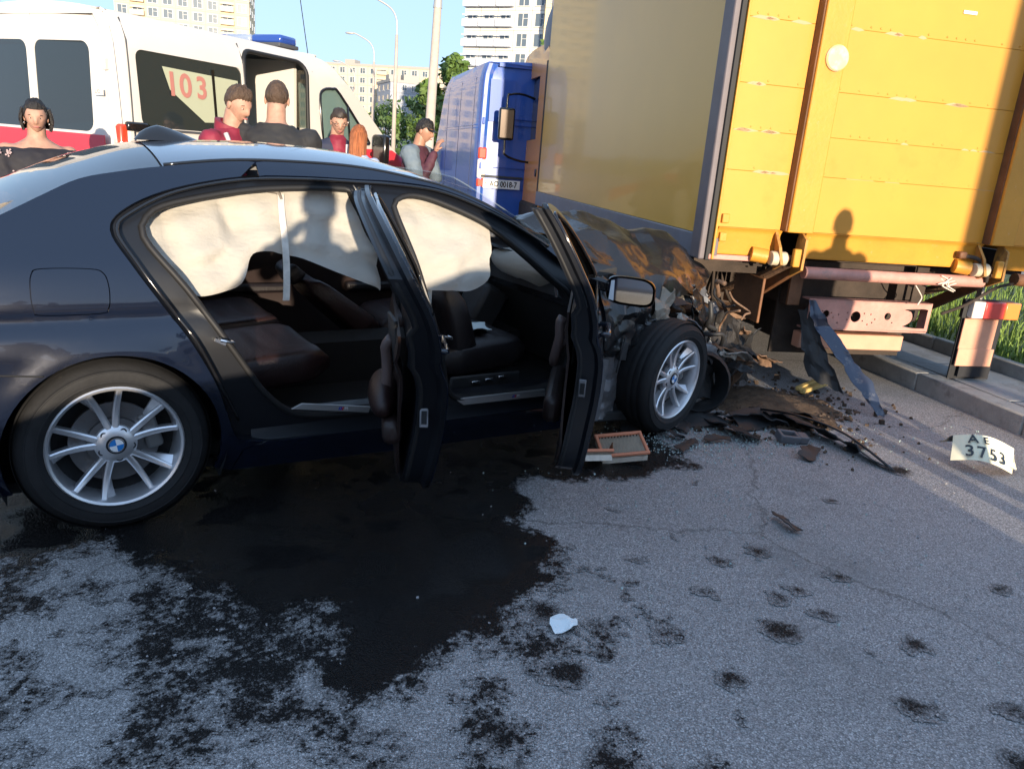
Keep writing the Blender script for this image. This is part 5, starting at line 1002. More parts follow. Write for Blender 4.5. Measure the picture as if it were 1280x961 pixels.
# ---------------------------------------------------------------- people
SKIN = M('skin', (.40, .225, .16), .6, var=.18, vscale=26, bump=.15, bscale=60); SKIN2 = M('skin_tan', (.36, .19, .13), .5, var=.06, vscale=20)
EYE = M('eye_white', (.42, .38, .36), .3); IRIS = M('eye_dark', (.03, .02, .015), .2); LIP = M('lip', (.42, .14, .12), .5)
def skinmesh(name, verts, edges, radii, mat, parent, sub=2, root=0):
    me = bpy.data.meshes.new(name); me.from_pydata([tuple(v) for v in verts], edges, []); o = bpy.data.objects.new(name, me); COL.objects.link(o)
    md = o.modifiers.new('skin', 'SKIN'); md.use_smooth_shade = True
    o.modifiers.new('sub', 'SUBSURF').levels = sub
    for i, r in enumerate(radii): r = r if hasattr(r, '__len__') else (r, r); me.skin_vertices[0].data[i].radius = r
    me.skin_vertices[0].data[root].use_root = True
    dg = bpy.context.evaluated_depsgraph_get(); m2 = bpy.data.meshes.new_from_object(o.evaluated_get(dg)); bpy.data.objects.remove(o)
    m2.materials.clear(); m2.materials.append(mat)
    for p in m2.polygons: p.use_smooth = True
    q = bpy.data.objects.new(name, m2); COL.objects.link(q); q.parent = parent; return q
def blob(name, parts, mat, parent, vox=.014, sm=6):
    """closed overlapping shapes fused into one continuous skin"""
    b = MB()
    for kind, *q in parts:
        if kind == 'loft':
            G = [[Vector((c[0]+rx*np.sign(math.cos(a))*abs(math.cos(a))**.85, c[1]+ry*math.sin(a), c[2])) for a in np.linspace(0, 2*PI, 20, endpoint=False)] for c, rx, ry in q[0]]
            b.grid(G, True); b.add(G[0], [tuple(range(19, -1, -1))]); b.add(G[-1], [tuple(range(20))])
        elif kind == 'limb':
            b.tube(q[0], q[1], 10)
            for p_, r_ in zip(q[0], q[1]): b.ball(p_, r_, 10)
        else: b.ball(q[0], q[1], 12)
    o = b.build(name, mat, parent)
    md = o.modifiers.new('r', 'REMESH'); md.mode = 'VOXEL'; md.voxel_size = vox; md.use_smooth_shade = True
    md = o.modifiers.new('m', 'SMOOTH'); md.iterations = sm; md.factor = .5
    dg = bpy.context.evaluated_depsgraph_get(); m2 = bpy.data.meshes.new_from_object(o.evaluated_get(dg)); o.modifiers.clear(); old = o.data; o.data = m2; bpy.data.meshes.remove(old)
    if name not in ('body', 'trousers'):                      # cloth folds
        co = [v_.co.copy() for v_ in m2.vertices]; no = [v_.normal.copy() for v_ in m2.vertices]
        flat = [x_ for c_, n_ in zip(co, no) for x_ in (c_+n_*(.009*nz(c_.x*9, c_.y*9, c_.z*13)+.006*nz(c_.x*22, c_.y*22, c_.z*30)))]
        m2.vertices.foreach_set('co', flat); m2.update()
    for p_ in m2.polygons: p_.use_smooth = True
    return o
def head_pts(n=40, m=30, grow=0.):
    """head of ~.23 m, chin at z=-.115, faces +x"""
    G = []
    for i in range(m+1):
        t = i/m; ph = -PI/2+PI*t; row = []
        for j in range(n):
            a = 2*PI*j/n; x = math.cos(ph)*math.cos(a); y = math.cos(ph)*math.sin(a); z = math.sin(ph)
            px, py, pz = x*.098, y*.077, z*.118
            if z < 0:
                k = -z; py *= 1-.30*k; px = px*(1-.12*k)+(.018*k if x > 0 else .022*k)
                if x < 0: px *= 1-.22*k
            fr = max(0, x)**2
            px += fr*.006*math.exp(-((z+.05)/.3)**2)
            w = math.exp(-(y/.17)**2)*fr
            px += w*(.024*math.exp(-((z+.28)/.13)**2)+.013*math.exp(-((z+.08)/.14)**2)+.008*math.exp(-((z+.62)/.07)**2)+.010*math.exp(-((z+.88)/.10)**2))   # nose, bridge, lips, chin
            e = math.exp(-((abs(y)-.42)/.16)**2)*fr; px -= e*.014*math.exp(-((z+.04)/.10)**2); px += e*.006*math.exp(-((z-.16)/.08)**2)
            px -= math.exp(-(y/.3)**2)*fr*.006*math.exp(-((z+.50)/.05)**2)
            g = 1+grow; row.append(Vector((px*g, py*g, pz*g)))
        G.append(row)
    return G
def person(name, label, loc, face, height, top, bottom, skin, hair, arms, lean=0., headrot=(0, 0, 0), hairstyle='short', extras=None, build=1., step=.06, group=None):
    """face = heading of the chest; arms = ((shoulder-relative elbow, hand) left, right) in body axes x forward, y left, z up, metres for 1.75 m"""
    p = thing(name, label, 'person', loc, face, group); k = height/1.75
    V = lambda x, y, z: Vector((x*k, y*k, z*k))
    ln = lambda v: Vector((v.x+max(0, (v.z/k-.95))*lean*k, v.y, v.z-max(0, (v.z/k-.95))*abs(lean)*.25*k))
    B = build; hands = []; limbs = []; sleeves = []; T = lambda r, z, y=0., x=0.: ln(V(x, y, z))
    for s, (el, ha) in zip((1, -1), arms):
        sh = ln(V(-.01, s*.172*(.55+.45*B), 1.385)); e = sh+V(*el); h = e+V(*ha); hands.append((e, h, s))
        limbs.append(('limb', [sh, sh+(e-sh)*.5, e, e+(h-e)*.4, h], [.060*k, .050*k, .042*k, .040*k, .027*k])); w = h-(h-e)*.10
        sleeves.append(('limb', [sh, sh+(e-sh)*.5, e, e+(h-e)*.5, w], [.076*B**.5*k, .067*B**.5*k, .058*k, .052*k, .045*k]))
    lo = lambda rows, g: ('loft', [(ln(V(x, 0, z)), rx*k*B+g, ry*k*(.5+.5*B)+g) for x, z, rx, ry in rows])
    torso = [(0, .86, .085, .13), (0, .95, .115, .160), (0, 1.06, .10, .140), (0, 1.16, .105, .148), (.005, 1.28, .118, .168), (0, 1.36, .108, .180), (-.005, 1.41, .085, .165), (-.01, 1.445, .065, .11), (-.01, 1.475, .056, .066)]
    neck = ('limb', [ln(V(-.015, 0, 1.44)), ln(V(-.005, 0, 1.50)), ln(V(.005, 0, 1.575))], [.064*k, .060*k, .058*k])
    legs = []; tr = []
    for s in (1, -1):
        hp, kn, an, ft = V(0, s*.085, .88), V(.03, s*.095, .48), V(-.02+s*step, s*.10, .085), V(.14+s*step, s*.12, .03)
        legs.append(('limb', [hp, (hp+kn)*.5, kn, (kn+an)*.5, an, ft], [.088*k, .074*k, .055*k, .054*k, .038*k, .03*k])); tr.append(('limb', [hp, (hp+kn)*.5, kn, (kn+an)*.5, an], [.102*k, .090*k, .072*k, .066*k, .058*k]))
        b = MB(); b.ball(ft+V(-.05, 0, .015), (.14*k, .05*k, .05*k), 12); b.build('shoe', TRIM, p, smooth='all')
    blob('body', [lo(torso, 0), neck]+limbs+legs, skin, p)
    if top:
        jk = [(x, z, rx, ry) for x, z, rx, ry in torso]; jk[-1] = (-.012, 1.475, .060, .072)
        blob('jacket' if 'jacket' in top.name else 'top', [lo(jk, .020)]+sleeves, top, p, .012, 3)
    blob('trousers', [lo(torso[:3], .014)]+tr, bottom, p)
    for e, h, s in hands:                                      # palm and five fingers
        d = (h-e).normalized(); sd = d.cross(Vector((0, 0, 1))); sd = (sd.normalized() if sd.length > .1 else Vector((0, 1, 0))); nn = d.cross(sd)
        hv = [h, h+d*.045*k, h+d*.085*k]; he = [(0, 1), (1, 2)]; hr = [(.026*k, .018*k), (.036*k, .016*k), (.034*k, .014*k)]
        for f_, (off, L_) in enumerate(((-.028, .060), (-.010, .072), (.010, .068), (.027, .052))):
            i = len(hv); b0 = h+d*.088*k+sd*off*k; hv += [b0, b0+d*L_*.5*k+nn*.010*k, b0+d*L_*.85*k+nn*.034*k]; he += [(2, i), (i, i+1), (i+1, i+2)]; hr += [.009*k, .008*k, .007*k]
        i = len(hv); hv += [h+d*.03*k+sd*s*-.035*k, h+d*.065*k+sd*s*-.055*k+nn*.02*k]; he += [(1, i), (i, i+1)]; hr += [.011*k, .008*k]
        skinmesh('hand', hv, he, hr, skin, p, sub=1)
    # head
    hd = bpy.data.objects.new('head', None); COL.objects.link(hd); hd.parent = p; hd.location = ln(V(.03, 0, 1.622))+Vector((0, 0, 0)); hd.rotation_euler = headrot; hd.scale = (k*.87, k*.87, k*.87)
    b = MB(); b.grid(head_pts(), True); b.build('face', skin, hd, smooth='all')
    for s in (1, -1):
        b = MB(); b.ball((-.005, s*.077, -.012), (.020, .010, .033), 10); b.build('ear', skin, hd, smooth='all')
        b = MB(); b.ball((.0775, s*.031, -.004), (.010, .0125, .0062), 10); b.build('eye', EYE, hd, smooth='all')
        b = MB(); b.ball((.0868, s*.031, -.004), (.0025, .0058, .0055), 8); b.build('pupil', IRIS, hd, smooth='all')
        b = MB(); b.tube([(.088, s*.016, .016), (.090, s*.033, .021), (.080, s*.050, .016)], [.003, .004, .002], 6); b.build('eyebrow', hair, hd, smooth='all')
    b = MB(); b.tube([(.094, -.024, -.068), (.103, -.010, -.065), (.103, .010, -.065), (.094, .024, -.068)], [.002, .006, .006, .002], 6); b.build('mouth', LIP, hd, smooth='all')
    # hair : shell over the cranium, ragged hair line
    G = head_pts(48, 36, .0); HG = MB(); ids = {}; 
    long = hairstyle in ('long', 'bun')
    thick = .010 if hairstyle != 'buzz' else .005
    keep = []
    for i, row in enumerate(G):
        for j, q in enumerate(row):
            a = math.atan2(q.y, q.x); fa = abs(a)
            line = (.050+.010*nz(a*9, 3.)) if fa < .9 else (.050-(fa-.9)*.085 if fa < 1.6 else (-.01-(fa-1.6)*.05))
            if long: line = .058 if fa < .8 else .058-(fa-.8)*.16
            z = q.z-line; w = min(1, max(0, z/.03)); nrm = Vector((q.x, q.y, q.z*.8)).normalized()
            top_ = (1+.5*max(0, q.z/.118)+(.45*max(0, math.cos(a)) if hairstyle == 'quiff' and q.z > .05 else 0))
            ids[i, j] = q+nrm*(thick*top_*w*(1+.55*nz(q.x*40, q.y*40, q.z*25)+.5*nz(q.x*110, q.y*110, q.z*40)) if w > 0 else -.012)
            keep.append(w)
    HG.grid([[ids[i, j] for j in range(48)] for i in range(37)], True); HG.build('hair', hair, hd, smooth='all')
    if hairstyle == 'long':
        b = MB(); Gs = []
        for t in np.linspace(0, 1, 12):
            z = .03-.30*t; row = []
            for a in np.linspace(R(75), R(285), 26):
                rr2 = .100+.02*t+.008*nz(a*5, t*2)-.03*t*t; row.append((math.cos(a)*rr2-.012-.02*t, math.sin(a)*rr2*.9, z+.01*nz(a*9, t)))
            Gs.append(row)
        b.grid(Gs); b.build('long_hair', hair, hd, smooth='all', solid=.02)
    if hairstyle == 'bun':
        b = MB(); Gs = []
        for t in np.linspace(0, 1, 8):
            z = .06-.17*t; row = []
            for a in np.linspace(R(70), R(290), 24): rr2 = .112+.02*math.sin(t*PI)+.006*nz(a*6, t*3); row.append((math.cos(a)*rr2-.016, math.sin(a)*rr2*.90, z))
            Gs.append(row)
        b.grid(Gs); b.build('long_hair', hair, hd, smooth='all', solid=.018)
    if extras: extras(p, hd, k, ln, V)
    return p
DN = ((.02, .03, -.28), (.06, -.02, -.24)); DNm = ((.02, -.03, -.28), (.06, .02, -.24))
HBL = M('hair_black', (.012, .010, .010), .5, bump=.8, bscale=60, stretch=(1, 1, .3)); HBR = M('hair_brown', (.075, .045, .028), .55, var=.3, vscale=30, bump=.9, bscale=70, stretch=(1, 1, .4)); HRD = M('hair_copper', (.34, .11, .04), .5, var=.55, vscale=22, stretch=(3, 3, .12), bump=.9, bscale=50); HDK = M('hair_dark', (.035, .025, .02), .55, var=.3, vscale=30)
BURG = M('burgundy_jacket', (.20, .015, .035), .65, var=.2, vscale=7, bump=.25, bscale=9); BLKJ = M('black_jacket', (.020, .020, .022), .8, var=.2, vscale=6, bump=.3, bscale=8); NAVT = M('navy_trousers', (.02, .025, .05), .8)
FLOR = M('floral_dress', (.014, .013, .018), .75); VEST = M('dark_vest_jacket', (.06, .018, .03), .7, var=.3, vscale=4); GREYS = M('grey_sleeve', (.13, .17, .21), .75); LBLU = M('light_blue_top', (.38, .44, .58), .8); MARN = M('maroon_top', (.16, .015, .03), .75)
REFL = M('reflective_band', (.55, .52, .50), .4)
def ex_woman(p, hd, k, ln, V):
    b = MB(); r2 = random.Random(5)
    for i in range(30):
        a = r2.uniform(-1.6, 1.6); z = r2.uniform(1.02, 1.40); rx_ = float(np.interp(z, [1.06, 1.18, 1.30, 1.365], [.17, .175, .17, .145]))+.015; ry_ = float(np.interp(z, [1.06, 1.18, 1.30, 1.365], [.20, .26, .30, .29])); c = V(math.cos(a)*rx_, math.sin(a)*ry_, z); n_ = Vector((math.cos(a), math.sin(a)*.8, .25)).normalized(); q = frame(c, n_.orthogonal(), n_)
        for m_ in range(4): t = m_*PI/2+i; b.add([q @ Vector((0, 0, .003)), q @ Vector((.016*math.cos(t-.4), .016*math.sin(t-.4), .004)), q @ Vector((.019*math.cos(t), .019*math.sin(t), .004)), q @ Vector((.016*math.cos(t+.4), .016*math.sin(t+.4), .004))], [(0, 1, 2, 3)])
    b.build('flower_print', M('flower_print', (.34, .25, .25), .8), p, solid=.003)['kind'] = 'stuff'
    for s in (1, -1): b = MB(); b.ball((.0, s*.084, -.055), (.008, .008, .012), 8); b.build('earring', CHROME, hd, smooth='all')
person('person', 'woman with dark tied hair in a black floral off-shoulder dress beside the white ambulance rear', (-3.13, 5.05, 0), R(-52), 1.63, None, FLOR, SKIN, HBL, (DN, DNm), headrot=(0, .15, -.15), hairstyle='bun', build=1.18, extras=lambda p, hd, k, ln, V: (blob('dress', [('loft', [(V(x, 0, z), rx*k, ry*k) for x, z, rx, ry in ((0, .5, .25, .27), (0, .9, .20, .22), (0, 1.06, .17, .20), (.01, 1.18, .175, .215), (.015, 1.30, .17, .235), (.005, 1.39, .140, .235), (0, 1.415, .11, .22))])]+[('limb', [V(0, s*.21, 1.345), V(.02, s*.235, 1.20)], [.075*k, .085*k]) for s in (1, -1)], FLOR, p, .012, 3), ex_woman(p, hd, k, ln, V)))
def ex_medic(p, hd, k, ln, V):
    b = MB(); b.grid([[V(-.02+.085*math.cos(a), .105*math.sin(a), 1.44+.05*t-.03*math.cos(a)) for a in np.linspace(.5, 2*PI-.5, 22)] for t in (0, .5, 1, 1.3)]); b.v = [tuple(ln(Vector(q))) for q in b.v]; b.build('hood', BURG, p, smooth='all', solid=.035)
    for s in (-1, 1):
        sh = ln(V(-.01, s*.185, 1.405)); b = MB(); b.lathe([(.091, -.02), (.093, 0), (.091, .02)], 16, Matrix.Translation(sh+V(.0, s*.008, -.12))); b.build('reflective_band', REFL, p, smooth=True)
    b = MB(); b.tube([ln(V(.06, -.13, 1.44)), ln(V(.135, -.125, 1.30)), ln(V(.13, -.12, 1.12))], .016, 6); b.build('reflective_band', REFL, p, smooth='all')
person('person', 'young man with brown quiff hair in a burgundy hooded jacket looking down', (-2.0, 5.25, 0), R(-20), 1.84, BURG, NAVT, SKIN, HBR, (((.08, .03, -.26), (.2, -.06, -.08)), ((.08, -.03, -.26), (.2, .06, -.08))), lean=.1, headrot=(0, .38, -.1), hairstyle='quiff', extras=ex_medic)
person('person', 'broad man in a black jacket with cropped hair standing with his back turned', (-1.685, 5.3, 0), R(98), 1.88, BLKJ, NAVT, SKIN, HBR, (((.03, .06, -.28), (.12, -.05, -.22)), ((.03, -.06, -.28), (.12, .05, -.22))), headrot=(0, .12, .05), hairstyle='buzz', build=1.24)
def ex_glasses(p, hd, k, ln, V):
    b = MB()
    for s in (1, -1): b.tube([(.098+.0, s*.033+.022*math.cos(a), -.004+.016*math.sin(a)) for a in np.linspace(0, 2*PI, 14, endpoint=False)], .0025, 5, closed=True); b.tube([(.095, s*.055, 0), (.02, s*.082, .003)], .002, 5)
    b.tube([(.1, -.012, 0), (.102, .012, 0)], .0025, 5); b.build('glasses', TRIM, hd, smooth='all')
    b = MB(); b.box(ln(V(.16, .07, 1.28)), (.02, .05, .3)); b.build('reflective_band', REFL, p, bevel=.006)
person('person', 'man with glasses in a burgundy and navy medic jacket bending near the ambulance door', (-1.86, 7.55, 0), R(-62), 1.86, M('navy_jacket', (.025, .03, .06), .75, var=.2), NAVT, SKIN, HDK, (((.10, .02, -.26), (.2, -.1, -.1)), ((.10, -.02, -.26), (.2, .1, -.1))), lean=.22, headrot=(0, .30, -.1), extras=lambda p, hd, k, ln, V: (ex_glasses(p, hd, k, ln, V), blob('shirt_front', [('limb', [ln(V(.075, 0, 1.02)), ln(V(.075, 0, 1.2)), ln(V(.075, 0, 1.34)), ln(V(.02, 0, 1.45))], [.08*k, .085*k, .08*k, .082*k])], BURG, p, .012, 3)))
person('person', 'woman with long copper hair seen from behind in a light blue top', (-1.52, 7.0, 0), R(75), 1.68, LBLU, NAVT, SKIN, HRD, (((.10, .04, -.26), (.2, -.06, -.02)), ((.10, -.04, -.26), (.2, .06, -.02))), headrot=(0, .2, .3), hairstyle='long', extras=lambda p, hd, k, ln, V: blob('maroon_shoulder', [('limb', [V(-.01, .05, 1.38), V(-.01, .175, 1.385), V(.05, .215, 1.22)], [.10*k, .088*k, .075*k])], MARN, p, .012, 3))
def ex_cap(p, hd, k, ln, V):
    b = MB(); G = head_pts(36, 28, .10); rows = [r for r in G if r[0].z > .035]; b.grid(rows, True); b.build('cap', HBL, hd, smooth='all')
    b = MB(); b.grid([[(.06+.085*t*math.cos(a), .078*math.sin(a), .043-.018*t) for a in np.linspace(-1.25, 1.25, 12)] for t in (0, .5, 1)]); b.build('cap_peak', HBL, hd, smooth='all', solid=.006)
    b = MB()
    for i in range(5): b = MB(); b.box(ln(V(.10, -.11, 1.02+.045*i)), (.12, .14, .018)); b.build('white_stripe', M('stripe_white', (.5, .52, .58), .8), p, bevel=.006)
    for s in (1, -1):
        sh = ln(V(-.01, s*.185, 1.405)); blob('grey_sleeve', [('limb', [sh+V(0, -s*.06, .0), sh+V(0, -s*.01, -.01), sh+V(.06, s*.02, -.12), sh+V(.11, s*.02, -.22)], [.088*k, .090*k, .080*k, .070*k])], GREYS, p, .012, 3)
person('person', 'man in a dark cap and grey sleeves holding a hand to his face', (-1.20, 8.2, 0), R(-18), 1.84, VEST, NAVT, SKIN2, HBL, (((.03, .03, -.28), (.12, -.04, -.22)), ((.16, .0, -.22), (.06, .10, .26))), lean=.12, headrot=(0, .25, 0), extras=ex_cap)
# ---------------------------------------------------------------- background : blocks of flats, trees, poles
def flats(name, label, loc, rz, Wd, Hh, Dp, wall, floors, bays, mats, balcony=(), wsize=(.62, .62), side_bays=3, group=None):
    b_ = thing(name, label, 'apartment block', loc, rz, group)
    b = MB(); b.box((0, Dp/2, Hh/2), (Wd, Dp, Hh)); b.build('wall', wall, b_)
    b = MB(); b.box((0, Dp/2, Hh+.35), (Wd+.5, Dp+.5, .7)); b.box((Wd*.2, Dp/2, Hh+1.6), (4.5, 4, 2.4)); b.box((-Wd*.25, Dp/2, Hh+1.4), (3.5, 4, 2.0)); b.build('roof', mats['roof'], b_)
    bw, fh = Wd/bays, Hh/floors
    k = MB(); w, h = bw*wsize[0], fh*wsize[1]; k.box((0, .06, 0), (w, .06, h)); win = None; k2 = MB(); k2.box((0, -.02, h*.5+.05), (w+.2, .12, .1)); k2.box((0, -.06, -h*.5-.06), (w+.3, .2, .12)); k2.box((0, -.02, 0), (.10, .1, h)); k2.box((w*.25, -.02, .12*h), (w*.5, .08, .07))
    for s in (-1, 1): k2.box((s*w*.5, -.02, 0), (.12, .12, h))
    kb = MB(); kb.box((0, -.55, -h*.5-.1), (bw*.92, 1.1, .16)); kb.box((0, -1.08, -h*.5+.45), (bw*.92, .08, 1.0)); kb.box((-bw*.46, -.55, -h*.5+.45), (.08, 1.1, 1.0)); kb.box((bw*.46, -.55, -h*.5+.45), (.08, 1.1, 1.0)); kb.box((0, -1.06, h*.35), (bw*.92, .06, fh*.08))
    m_w = m_f = m_b = None; n = 0
    for f in range(floors):
        for i in range(bays):
            if n >= 280: break
            n += 1
            if m_w is None:
                o = k.build('window', mats['glass'], b_); m_w = o; q = k2.build('window_frame', mats['frame'], o); m_f = q
            else:
                o = m_w.copy(); COL.objects.link(o); q = m_f.copy(); COL.objects.link(q); q.parent = o
            o.location = (-Wd/2+(i+.5)*bw, -.08, (f+.52)*fh)
            if i in balcony:
                if m_b is None: m_b = kb.build('balcony', mats['balc'], b_); c = m_b
                else: c = m_b.copy(); COL.objects.link(c)
                c.location = o.location
    sb = Dp/side_bays; k = MB(); k3 = MB()
    for s in (-1, 1):
        for f in range(floors):
            for i in range(side_bays): 
                if (f+i) % 1 == 0: k.box((s*(Wd/2+.03), (i+.5)*sb, (f+.52)*fh), (.06, sb*.42, fh*.5)); k3.box((s*(Wd/2+.06), (i+.5)*sb, (f+.52)*fh), (.08, .1, fh*.5)); k3.box((s*(Wd/2+.05), (i+.5)*sb, (f+.24)*fh), (.16, sb*.5, .12))
    k.build('side_windows', mats['glass'], b_)['kind'] = 'stuff'; k3.build('side_window_frames', mats['frame'], b_)['kind'] = 'stuff'
    b = MB()
    for f in range(1, floors): b.box((0, -.015, f*fh), (Wd, .05, .07))
    for i in range(1, bays): b.box((-Wd/2+i*bw, -.012, Hh/2), (.07, .04, Hh))
    b.build('panel_joints', mats['joint'], b_)['kind'] = 'stuff'
    return b_
BM = dict(glass=M('flat_glass', (.10, .13, .16), .15, coat=.3), frame=M('flat_frame', (.62, .60, .56), .6), roof=M('flat_roof', (.35, .33, .30), .8), balc=M('flat_balcony', (.52, .46, .36), .7, var=.1), joint=M('flat_joint', (.30, .28, .24), .9))
W1 = M('flat_wall_cream', (.68, .54, .33), .85, var=.06, vscale=.2); W2 = M('flat_wall_pale', (.64, .52, .36), .85, var=.06, vscale=.15); W3 = M('flat_wall_white', (.66, .63, .58), .85, var=.06, vscale=.2)
BMG = dict(BM); BMG['balc'] = M('balcony_blue_grey', (.52, .55, .60), .7)
flats('apartment_block', 'tall cream apartment block of many floors rising behind the white ambulance roof', (-88, 205, 0), R(14), 31, 54, 16, W1, 18, 9, BM, balcony=(1, 7))
flats('apartment_block', 'long distant pale apartment block seen low between the ambulance and the blue van', (-40, 258, 0), R(-14), 92, 25.5, 14, W2, 9, 26, BM, balcony=(4, 10, 16, 21), wsize=(.5, .55))
flats('apartment_block', 'white apartment block with blue grey glazed balconies rising behind the blue van', (-5.8, 138, 0), R(-24), 15.5, 27.5, 13, W3, 9, 5, BMG, balcony=(0, 1, 2), side_bays=4)
flats('apartment_block', 'cream tower section of flats right behind the concrete pole by the truck cab', (8.5, 133, 0), R(4), 16, 30.5, 14, W1, 10, 5, BM, balcony=(4,), wsize=(.42, .55))
flats('apartment_block', 'dark far apartment block low beside the lamp posts', (-36.5, 236, 0), R(24), 11, 19.5, 16, M('flat_wall_grey', (.34, .36, .40), .85, var=.06, vscale=.2), 7, 4, BM, wsize=(.5, .55))
# a pale block across the road behind the camera: the truck's side panel and the car mirror it
flats('apartment_block', 'pale apartment block across the street to the left of the ambulance', (-70, 57, 0), R(50), 22, 26, 14, W2, 8, 7, BM, balcony=(2, 5))
LEAF = M('leaf_green', (.085, .145, .030), .6, var=.45, vscale=1.3); LEAF2 = M('leaf_dark', (.05, .095, .025), .6, var=.45, vscale=1.1); BARK = M('bark', (.10, .075, .055), .9, var=.3, vscale=3)
def tree(label, loc, h, r, mat, n=1500, seed=0, ls=.22, group='street trees beyond the vans', trunk_h=.3):
    t = thing('tree', label, 'tree', loc, 0, group); rg = np.random.RandomState(seed)
    b = MB(); b.tube(spline([(0, 0, 0), (.08, .03, h*.25), (-.05, .05, h*.55), (0, 0, h*.9)], 4), list(np.linspace(.028*h*.55, .02, 13)), 8)
    for i in range(9):
        a = rg.rand()*6.28; z = h*rg.uniform(.28, .7); d = r*rg.uniform(.5, .9); b.tube([(0, 0, z), (math.cos(a)*d*.5, math.sin(a)*d*.5, z+h*.07), (math.cos(a)*d, math.sin(a)*d, z+h*.16)], [.035, .022, .008], 5)
    b.build('trunk', BARK, t, smooth='all')
    cl = [(rg.normal(0, .42)*r, rg.normal(0, .42)*r, h*(trunk_h+(1-trunk_h)*rg.beta(1.6, 1.7))) for _ in range(26)]; vs = []; fs = []
    for i in range(n):
        c = cl[rg.randint(len(cl))]; s = r*.30; q = rg.normal(0, 1, 3); q /= np.linalg.norm(q)+1e-6; q *= s*rg.rand()**.4; p = np.array(c)+q*np.array([1, 1, .75])
        f = (1-max(0, (p[2]/h-.55)/.5))
        u = rg.normal(0, 1, 3); u /= np.linalg.norm(u); v = np.cross(u, rg.normal(0, 1, 3)); v /= np.linalg.norm(v)+1e-6; L_ = ls*rg.uniform(.6, 1.3); k = len(vs)
        vs += [tuple(p-u*L_), tuple(p+v*L_*.55), tuple(p+u*L_), tuple(p-v*L_*.55)]; fs += [(k, k+1, k+2, k+3)]
    b = MB(); b.add(vs, fs); b.build('crown', mat, t, fix=False)
    return t
tree('leafy green tree standing close behind the left side of the blue van', (-4.5, 46, 0), 6.4, 2.4, LEAF, 3400, 1)
tree('rounded green tree at the foot of the big concrete pole', (-6.6, 52, 0), 4.6, 2.2, LEAF, 1800, 2)
tree('dark green tree behind the middle street lamp', (-8.8, 74, 0), 6.2, 3.0, LEAF2, 1600, 3)
tree('dark bushy tree left of the lamp posts above the ambulance cab', (-14.5, 80, 0), 5.6, 3.2, LEAF2, 1600, 4)
tree('bushy tree between the man in the cap and the blue van', (-5.4, 66, 0), 5.0, 2.6, LEAF2, 1500, 5)
tree('small tree top showing above the blue van roof by the cab', (1.4, 60, 0), 10.4, 2.0, LEAF, 1300, 6, trunk_h=.55)
tree('large shady tree on the grass verge beyond the truck', (13.5, 24, 0), 9, 3.6, LEAF2, 2600, 7)
tree('second tree on the verge farther right of the truck', (19, 34, 0), 9, 4, LEAF2, 1800, 8)
CONCP = M('concrete_pole', (.42, .36, .31), .8, var=.12, vscale=3); GALV = M('galvanised_pole', (.45, .43, .40), .5, metal=.4)
def lamp(label, loc, h, arm):
    p = thing('street_lamp', label, 'street lamp', loc, 0, 'street lamps along the road')
    b = MB(); b.tube([(0, 0, 0), (0, 0, h*.55), (0, 0, h*.84)], [.13, .11, .08], 10); b.build('post', CONCP, p, smooth='all')
    b = MB(); b.tube(spline([(0, 0, h*.82), (-.03, 0, h*.92), (-.35, 0, h*.985), (-1.1, 0, h*1.03), (-arm, 0, h*1.05)], 5), .05, 8); b.build('arm', GALV, p, smooth='all')
    b = MB(); b.ball((-arm-.25, 0, h*1.045), (.36, .13, .09), 12); b.build('lamp_head', GALV, p, smooth='all')
lamp('nearest curved street lamp, the tall one left of the big concrete pole', (-7.9, 46, 0), 8.9, 1.6)
lamp('middle curved street lamp, the second one in the row', (-12.3, 62, 0), 9.0, 1.6)
lamp('farthest curved street lamp, lowest of the row above the ambulance cab', (-18.2, 82, 0), 8.9, 1.6)
p = thing('concrete_pole', 'tall tapering concrete pole standing between the street lamps and the blue van', 'utility pole', (-5.15, 40, 0))
b = MB(); b.tube([(0, 0, 0), (.18, 0, 8.0)], [.27, .19], 14); b.build('pole', CONCP, p, smooth=True)
b = MB(); b.tube([(.18, 0, 8.0), (.21, 0, 8.9)], [.22, .15], 12); b.build('collar', GALV, p, smooth=True)
b = MB(); b.tube([(.20, 0, 8.8), (.26, 0, 12)], [.07, .05], 8); b.build('mast', GALV, p, smooth=True)
p = thing('concrete_pole', 'thick concrete pole rising right behind the blue van roof', 'utility pole', (.42, 24, 0))
b = MB(); b.tube([(0, 0, 0), (.15, 0, 11)], [.26, .22], 14); b.build('pole', CONCP, p, smooth=True)
# long low hedge line far off closes the horizon
for i, (x0, y0, sgn) in enumerate(((-120, 200, 1), (-30, 120, 1), (40, 150, 1))):
    rg = np.random.RandomState(40+i); vs = []; fs = []
    for k in range(2600):
        q = np.array([x0+rg.uniform(-60, 60), y0+rg.uniform(-4, 4), rg.beta(1.2, 1.6)*(4.2+1.8*nz(k*.0))]); q[2] *= .7+.5*nz(q[0]*.12, i); L_ = .55*rg.uniform(.6, 1.3); u = rg.normal(0, 1, 3); u /= np.linalg.norm(u); v = np.cross(u, rg.normal(0, 1, 3)); v /= np.linalg.norm(v)+1e-6; j = len(vs); vs += [tuple(q-u*L_), tuple(q+v*L_*.7), tuple(q+u*L_), tuple(q-v*L_*.7)]; fs.append((j, j+1, j+2, j+3))
    b = MB(); b.add(vs, fs); tag(b.build('distant_trees', LEAF2, fix=False), kind='stuff')
